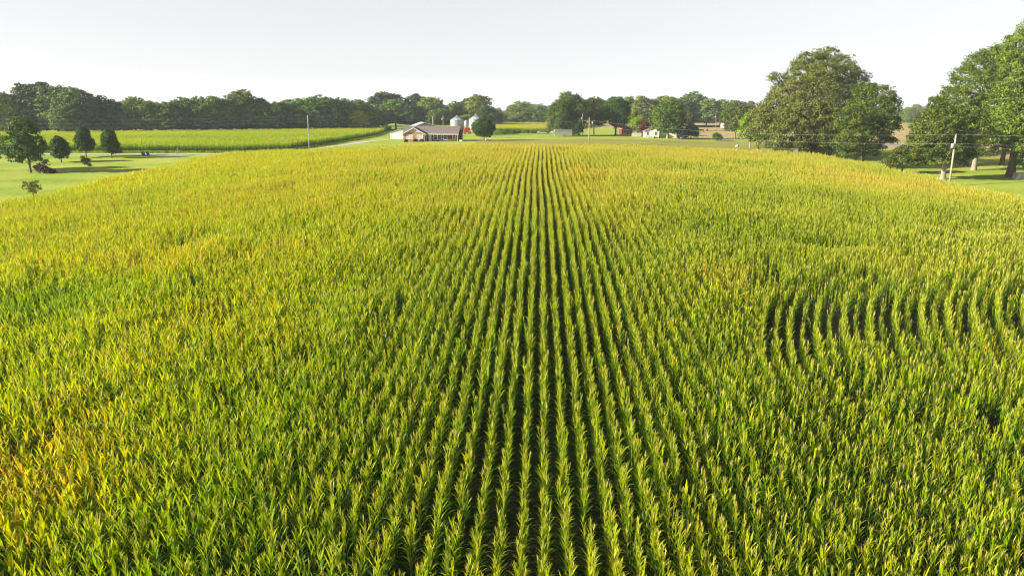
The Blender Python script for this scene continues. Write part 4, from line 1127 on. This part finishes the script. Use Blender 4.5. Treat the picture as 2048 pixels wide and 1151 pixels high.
def car(name, label, loc, rz, paint):
    r = empty(name, loc, rz, label, 'car')
    b = MB(); b.prism([(-2.2, .35), (2.2, .35), (2.25, .75), (1.2, .92), (.6, 1.42), (-1.1, 1.45), (-1.8, .95), (-2.25, .85)], 'y', -.85, .85); b.build('body', paint, r)
    MB().prism([(-1.55, .97), (1.0, .97), (.5, 1.36), (-1.05, 1.38)], 'y', -.86, .86).build('window', M['glass'], r)
    for wx in (-1.35, 1.4):
        for wy in (-.82, .82): wheel(r, wx, wy, .33, .2)
    for wy in (-.6, .6): MB().box(2.2, 2.27, wy - .15, wy + .15, .55, .7).build('headlight', M['white_metal'], r)
M['pale_car'] = simple('faded_pink_white_paint', (.62, .5, .46), .35, noise=.1, spec=.5)
car('parked_car', 'faded pinkish white old car half sunk in weeds left of the trailer', (x, y, z), R(4), M['pale_car'])

# white house
x, y, z = at(1301, 287)
r = empty('white_house', (x, y, z), R(-6), 'white clapboard cottage with a front gable under the big green tree', 'house')
MB().prism([(-2.6, .35), (3.4, .35), (3.4, 2.75), (.9, 4.0), (-2.6, 2.6)], 'y', 0, 6).build('wall', M['white_paint'], r)
MB().prism([(-3.0, 2.56), (.9, 4.16), (3.8, 2.7), (3.8, 2.56), (.9, 4.01), (-3.0, 2.4)], 'y', -.4, 6.2).build('roof', simple('grey_shingles', (.22, .19, .18), .9), r)
MB().box(-2.55, 3.35, .05, 5.9, -.4, .35).build('foundation', M['stone'], r)
window(r, -1.5, 0, 1.15, .75, 1.25, two=False); window(r, 1.7, 0, 1.15, .75, 1.25, two=False)
dk = MB(); dk.box(-2.3, 1.2, -2.0, -.05, .55, .7)
for k in range(12): dk.box(-2.3 + k * .3, -2.16 + k * .3, -2.05, -2.002, -.2, .56)
dk.build('deck', M['white_paint'], r)
MB().box(.9, 1.5, 2, 2.6, 3.3, 4.8).build('chimney', M['white_paint'], r)
MB().box(3.42, 12.5, 2.2, 8.5, -.3, 2.6).build('wing_wall', M['white_paint'], r)
MB().prism([(1.7, 2.55), (5.3, 4.5), (9.0, 2.55), (9.0, 2.4), (5.3, 4.35), (1.7, 2.4)], 'x', 3.85, 12.9).build('wing_roof', simple('dark_shingles', (.12, .10, .10), .9), r)
MB().prism([(11.0, 2.5), (12.6, 4.1), (14.2, 2.5)], 'y', .4, .55).build('porch_gable', M['white_paint'], r)
MB().prism([(10.7, 2.35), (12.6, 4.3), (14.5, 2.35), (14.5, 2.2), (12.6, 4.12), (10.7, 2.2)], 'y', .56, 4.4).build('porch_roof', M['orange_roof'], r)
for k in (11.0, 12.6, 14.1): MB().box(k - .07, k + .07, .5, .64, -.3, 2.5).build('post', M['white_paint'], r)
x, y, z = at(1273, 300)
r = empty('white_fence', (x, y, z), R(0), 'short bluish-white board fence left of the red tree', 'fence')
b = MB()
for k in range(20): b.box(-2.1 + k * .21, -1.93 + k * .21, -.02, .02, 0, 1.3)
b.build('board', M['white_paint'], r); MB().box(-2.1, 2.1, .022, .08, .9, 1.0).build('rail', M['white_paint'], r)
x, y, z = at(1254, 330)
r = empty('red_shed', (x, y, z), R(10), 'dark red shed with a rusty roof in the shade between the trees', 'shed')
MB().prism([(-2.6, -.2), (2.6, -.2), (2.6, 2.4), (0, 3.5), (-2.6, 2.4)], 'y', 0, 4).build('wall', M['dark_red'], r)
MB().prism([(-2.9, 2.35), (0, 3.62), (2.9, 2.35), (2.9, 2.25), (0, 3.5), (-2.9, 2.25)], 'y', -.3, 4.3).build('roof', M['orange_roof'], r)
MB().box(-.6, .6, -.05, 0, 0, 2).build('door', M['dark_metal'], r)
x, y, z = at(1452, 462)
r = empty('white_barn', (x, y, z), R(-20), 'small white barn with an orange-red roof at the far side of the pasture', 'barn')
MB().prism([(-3.5, -.2), (3.5, -.2), (3.5, 3.4), (0, 4.8), (-3.5, 3.4)], 'y', 0, 9).build('wall', M['white_paint'], r)
MB().prism([(-3.9, 3.35), (0, 4.95), (3.9, 3.35), (3.9, 3.2), (0, 4.8), (-3.9, 3.2)], 'y', -.3, 9.3).build('roof', M['orange_roof'], r)
MB().box(-1, 1, -.06, 0, 0, 2.4).build('door', M['dark_red'], r)

# ------------------------------------------------------------------ poles and wires
def pole(label, px, Y, top, pxtop=None, r0=.15, transformer=False, arm=False, group='utility poles'):
    x, y, z = at(px, Y); zt = ztop(top, Y); x2, _, _ = at(pxtop or px, Y, zt)
    r = empty('utility_pole', (x, y, z), 0, label, 'utility pole', group)
    H = zt - z; lx = x2 - x
    MB().tube([(0, 0, -.4), (lx * .5, 0, H * .5), (lx, 0, H)], [r0, r0 * .88, r0 * .75], 10).build('shaft', M['wood_pole'], r, True)
    i = MB(); i.lathe([(.02, H), (.05, H + .02), (.05, H + .1), (.025, H + .12), (.04, H + .18), (.01, H + .22)], 8, (lx, 0)); i.build('insulator', M['white_paint'], r)
    if transformer:
        k = .84; t = MB(); t.lathe([(.01, H * k - .9), (.26, H * k - .88), (.28, H * k - .05), (.2, H * k), (.01, H * k + .02)], 16, (lx * k - .42, -.1)); t.build('transformer', M['galv'], r, True)
    if arm:
        MB().tube([(lx * .8, 0, H * .84), (lx * .8 + .9, 0, H * .87)], .03, 6).build('lamp_arm', M['galv'], r)
        MB().lathe([(.02, H * .86), (.18, H * .84), (.16, H * .80), (.02, H * .79)], 12, (lx * .8 + .95, 0)).build('lamp', M['white_metal'], r)
    return (x2, Y, zt)
P1 = pole('lone pole beyond the left edge of the hilltop, left of the garage', 618.5, 200, 232, 615.5)
P2 = pole('nearer pole with a lamp in the meadow, right of the middle clump', 1178.5, 212, 236, None, .17, arm=True)
P3 = pole('farther pole with a transformer just left of the meadow pole', 1165, 296, 228, None, .15, True)
P4 = pole('leaning pale pole with a transformer in front of the cedar', 1898, 127, 270, 1912, .19, True)
P5 = pole('tiny distant pole left of the tallest middle tree', 1094, 350, 229, None, .12)
P6 = pole('pole with a transformer standing in the dry pasture near the white barn', 1432, 440, 228, None, .16, True)
P7 = pole('pole with a transformer behind the metal barn roof', 886.3, 330, 231, None, .14, True)
P8 = (-168, 186, 7.2); P9 = (165, 92, 5.4)
r = empty('dead_trunk', at(867, 330), 0, 'thick pale bare dead trunk behind the metal barn roof', 'dead tree')
MB().tube([(0, 0, -.3), (.05, 0, 3.5), (-.05, 0, 8.0)], [.42, .36, .27], 9).build('trunk', M['pale_bark'], r, True)
bb = MB(); bb.tube([(0, 0, 6.3), (.9, 0, 8.0), (1.6, .2, 8.8)], [.14, .08, .03], 6); bb.tube([(0, 0, 6.8), (-1.0, 0, 8.6)], [.12, .03], 6); bb.build('branch', M['pale_bark'], r)
def wire(label, a, b_, sag, rad=.022):
    rad *= .45
    a = Vector(a); b_ = Vector(b_); pts = [a.lerp(b_, t / 16) - Vector((0, 0, sag * 4 * (t / 16) * (1 - t / 16))) for t in range(17)]
    o = MB().tube(pts, rad, 5).build('power_line', M['wire']); tag(o, label, 'power line')
def off(p, dz, dx=0): return (p[0] + dx, p[1], p[2] + dz)
wire('top wire running left from the lone pole across the far corn', off(P1, .15), off(P8, .9), 1.0)
wire('middle wire running left from the lone pole across the far corn', off(P1, -.5), off(P8, .2), 1.25)
wire('lowest wire running left from the lone pole across the far corn', off(P1, -1.4), off(P8, -.8), 1.35)
wire('upper wire from the lone pole towards the barn pole', off(P1, .15), off(P7, .1), 1.0, .02)
wire('lower wire from the lone pole towards the barn pole', off(P1, -.8), off(P7, -1.0), 1.2, .02)
wire('upper wire from the meadow pole to the leaning pole, across the giant oak', off(P2, -.6), off(P4, .12), 1.6, .024)
wire('lower wire from the meadow pole to the leaning pole, across the giant oak', off(P2, -1.9), off(P4, -1.5), 1.6, .024)
wire('wire from the meadow pole to the pole behind it', off(P2, -.8), off(P3, -1.4), .7, .02)
wire('wire running left from the meadow pole towards the barn pole', off(P2, -.7), off(P7, -1.2), 1.3, .018)
wire('top wire leaving the right edge from the leaning pole', off(P4, .12), off(P9, .3), .6, .022)
wire('second wire leaving the right edge from the leaning pole', off(P4, -1.5), off(P9, -1.3), .6, .022)
wire('lowest thin wire leaving the right edge from the leaning pole', off(P4, -2.0), off(P9, -2.4), .8, .016)
x, y, z = at(1874, 128)
r = empty('guy_wire', (x, y, z), 0, 'slanting guy wire with a yellow sleeve left of the leaning pole', 'guy wire')
MB().tube([(-.6, 0, 0), (P4[0] - x - .1, P4[1] - y, P4[2] - z - 1)], .012, 5).build('cable', M['wire'], r)
MB().tube([(-.62, -.02, .05), (-.05, -.02, 1.35)], .045, 6).build('sleeve', M['yellow_plastic'], r)

# ------------------------------------------------------------------ small things
def wheelie(px, Y, label, rx, rz):
    x, y, z = at(px, Y); r = empty('trash_bin', (x, y, z + .05), rz, label, 'trash bin', 'blue trash bins by the road')
    r.rotation_euler = (0, rx, rz)
    b = MB(); b.add([(-.24, -.26, .05), (.24, -.26, .05), (.24, .26, .05), (-.24, .26, .05), (-.32, -.34, 1.0), (.32, -.34, 1.0), (.32, .36, 1.0), (-.32, .36, 1.0)],
                    [(0, 3, 2, 1), (4, 5, 6, 7), (0, 1, 5, 4), (1, 2, 6, 5), (2, 3, 7, 6), (3, 0, 4, 7)])
    b.box(-.35, .35, -.37, -.345, .94, 1.0); b.build('body', M['blue_plastic'], r)
    MB().prism([(-.38, 1.005), (.42, 1.005), (.38, 1.1), (-.3, 1.12)], 'x', -.35, .35).build('lid', M['blue_plastic'], r)
    MB().tube([(-.26, .42, 1.0), (.26, .42, 1.0)], .03, 6).build('handle', M['dark_metal'], r)
    for sx in (-.28, .28): MB().tube([(sx - .03, .28, .12), (sx + .03, .28, .12)], .12, 12).build('wheel', M['black_rubber'], r)
wheelie(289.2, 184, 'left blue trash bin, tipped sideways beside the gravel road', R(-28), 0)
wheelie(296.8, 184.3, 'right blue trash bin standing upright beside the gravel road', R(-6), R(8))
def mailbox(px, Y, label, m, s=1.0, flag=False):
    x, y, z = at(px, Y); r = empty('mailbox', (x, y, z), R(15), label, 'mailbox'); r.scale = (s, s, s)
    MB().box(-.06, .06, -.06, .06, -.3, 1.0).build('post', M['white_paint'], r)
    b = MB(); b.prism([(-.2, 1.0), (.2, 1.0), (.2, 1.22), (.12, 1.36), (-.12, 1.36), (-.2, 1.22)], 'y', -.35, .35); b.build('box', M[m], r)
    MB().box(-.15, .15, -.36, -.352, 1.03, 1.27).build('door', M['dark_metal'] if m == 'white_paint' else M['galv'], r)
    if flag: MB().box(-.44, -.22, -.25, .25, .85, 1.2).build('newspaper_tube', M['yellow_plastic'], r)
mailbox(355.5, 186, 'white mailbox on a white post beside the gravel road on the left', 'white_paint', 1.2)
mailbox(1474, 195, 'white mailbox with a yellow newspaper box at the far right corner of the corn', 'white_paint', 1.15, True)
mailbox(1515, 184, 'black mailbox in front of the grey road by the giant oak', 'dark_metal', 1.4)
x, y, z = at(2041, 137)
r = empty('well_house', (x, y, z), R(-8), 'low grey stone well cover under the edge tree on the right', 'well cover')
MB().prism([(-1.3, -.2), (1.3, -.2), (1.1, 1.0), (-1.0, 1.0)], 'y', -.8, .8).build('base', M['stone'], r)
MB().box(-1.15, 1.2, -.9, .9, 1.003, 1.12).build('lid', M['stone'], r)

# cows
def cow_mesh():
    me = bpy.data.meshes.new('cow_body'); bm = bmesh.new(); lay = None
    pts = {'hip': ((-.8, 0, 1.1), .33), 'mid': ((-.1, 0, 1.02), .38), 'sh': ((.6, 0, 1.08), .33), 'nk': ((1.0, 0, 1.1), .2), 'hd': ((1.3, 0, .75), .13), 'mz': ((1.5, 0, .45), .09), 'tl': ((-1.15, 0, 1.05), .05), 'te': ((-1.22, 0, .4), .04)}
    ed = [('hip', 'mid'), ('mid', 'sh'), ('sh', 'nk'), ('nk', 'hd'), ('hd', 'mz'), ('hip', 'tl'), ('tl', 'te')]
    for s, t in (('l', .22), ('r', -.22)):
        pts['f' + s] = ((.6, t, .7), .13); pts['k' + s] = ((.62, t, .38), .07); pts['h' + s] = ((.6, t, .02), .07)
        pts['b' + s] = ((-.75, t, .75), .17); pts['c' + s] = ((-.92, t, .42), .08); pts['d' + s] = ((-.85, t, .02), .07)
        ed += [('sh', 'f' + s), ('f' + s, 'k' + s), ('k' + s, 'h' + s), ('hip', 'b' + s), ('b' + s, 'c' + s), ('c' + s, 'd' + s)]
    vv = {k: bm.verts.new(p) for k, (p, _) in pts.items()}; rad = [r_ for _, r_ in pts.values()]
    for a, b in ed: bm.edges.new((vv[a], vv[b]))
    bm.to_mesh(me); bm.free(); me.materials.append(M['cow_hide']); return me, rad
cme, crad = cow_mesh()
for px, Y, rz, lab in ((1396.5, 372, 0, 'black cow grazing at the left of the three in the pasture'), (1403.5, 370, 185, 'black cow grazing in the middle of the three in the pasture'), (1414, 378, 70, 'black cow standing end-on to the right of the other two')):
    x, y, z = at(px, Y); o = link('cow', cme.copy()); o.location = (x, y, z + .03); o.rotation_euler = (0, 0, R(rz))
    tag(o, lab, 'cow', 'cows in the dry pasture')
    md = o.modifiers.new('skin', 'SKIN'); o.modifiers.new('sub', 'SUBSURF').render_levels = 1
    for i, rad in enumerate(crad): o.data.skin_vertices[0].data[i].radius = (rad, rad)
    o.data.skin_vertices[0].data[0].use_root = True

# pasture fence
def fence(pts, label):
    r = empty('wire_fence', (pts[0][0], pts[0][1], g(*pts[0])), 0, label, 'fence')
    ox, oy, oz = r.location
    P = []
    for a, b in zip(pts[:-1], pts[1:]):
        k = max(1, int(math.dist(a, b) / 6)); P += [(a[0] + (b[0] - a[0]) * i / k, a[1] + (b[1] - a[1]) * i / k) for i in range(k)]
    P.append(pts[-1])
    for x, y in P:
        z = g(x, y); MB().tube([(x - ox, y - oy, z - oz - .2), (x - ox, y - oy, z - oz + 1.3)], .06, 5).build('post', M['wood_pole'], r)
    for h in (.5, .85, 1.2): MB().tube([(x - ox, y - oy, g(x, y) - oz + h) for x, y in P], .015, 4).build('strand', M['wire'], r)
fence([(88, 272), (125, 268), (150, 262), (200, 258)], 'low wire fence along the near side of the dry pasture')

# ------------------------------------------------------------------ haze
m, nt, out = mat('haze')
pv = N(nt, 'ShaderNodeVolumePrincipled'); pv.inputs['Density'].default_value = .00017
pv.inputs['Color'].default_value = (.80, .90, 1.0, 1); pv.inputs['Anisotropy'].default_value = 0.0
nt.links.new(pv.outputs[0], out.inputs['Volume'])
hz = MB().box(-2500, 2500, -420, 2300, -14, 38).build('haze', m); hz['kind'] = 'stuff'; hz['label'] = 'thin pale summer haze in the air over the fields'; hz['category'] = 'haze'
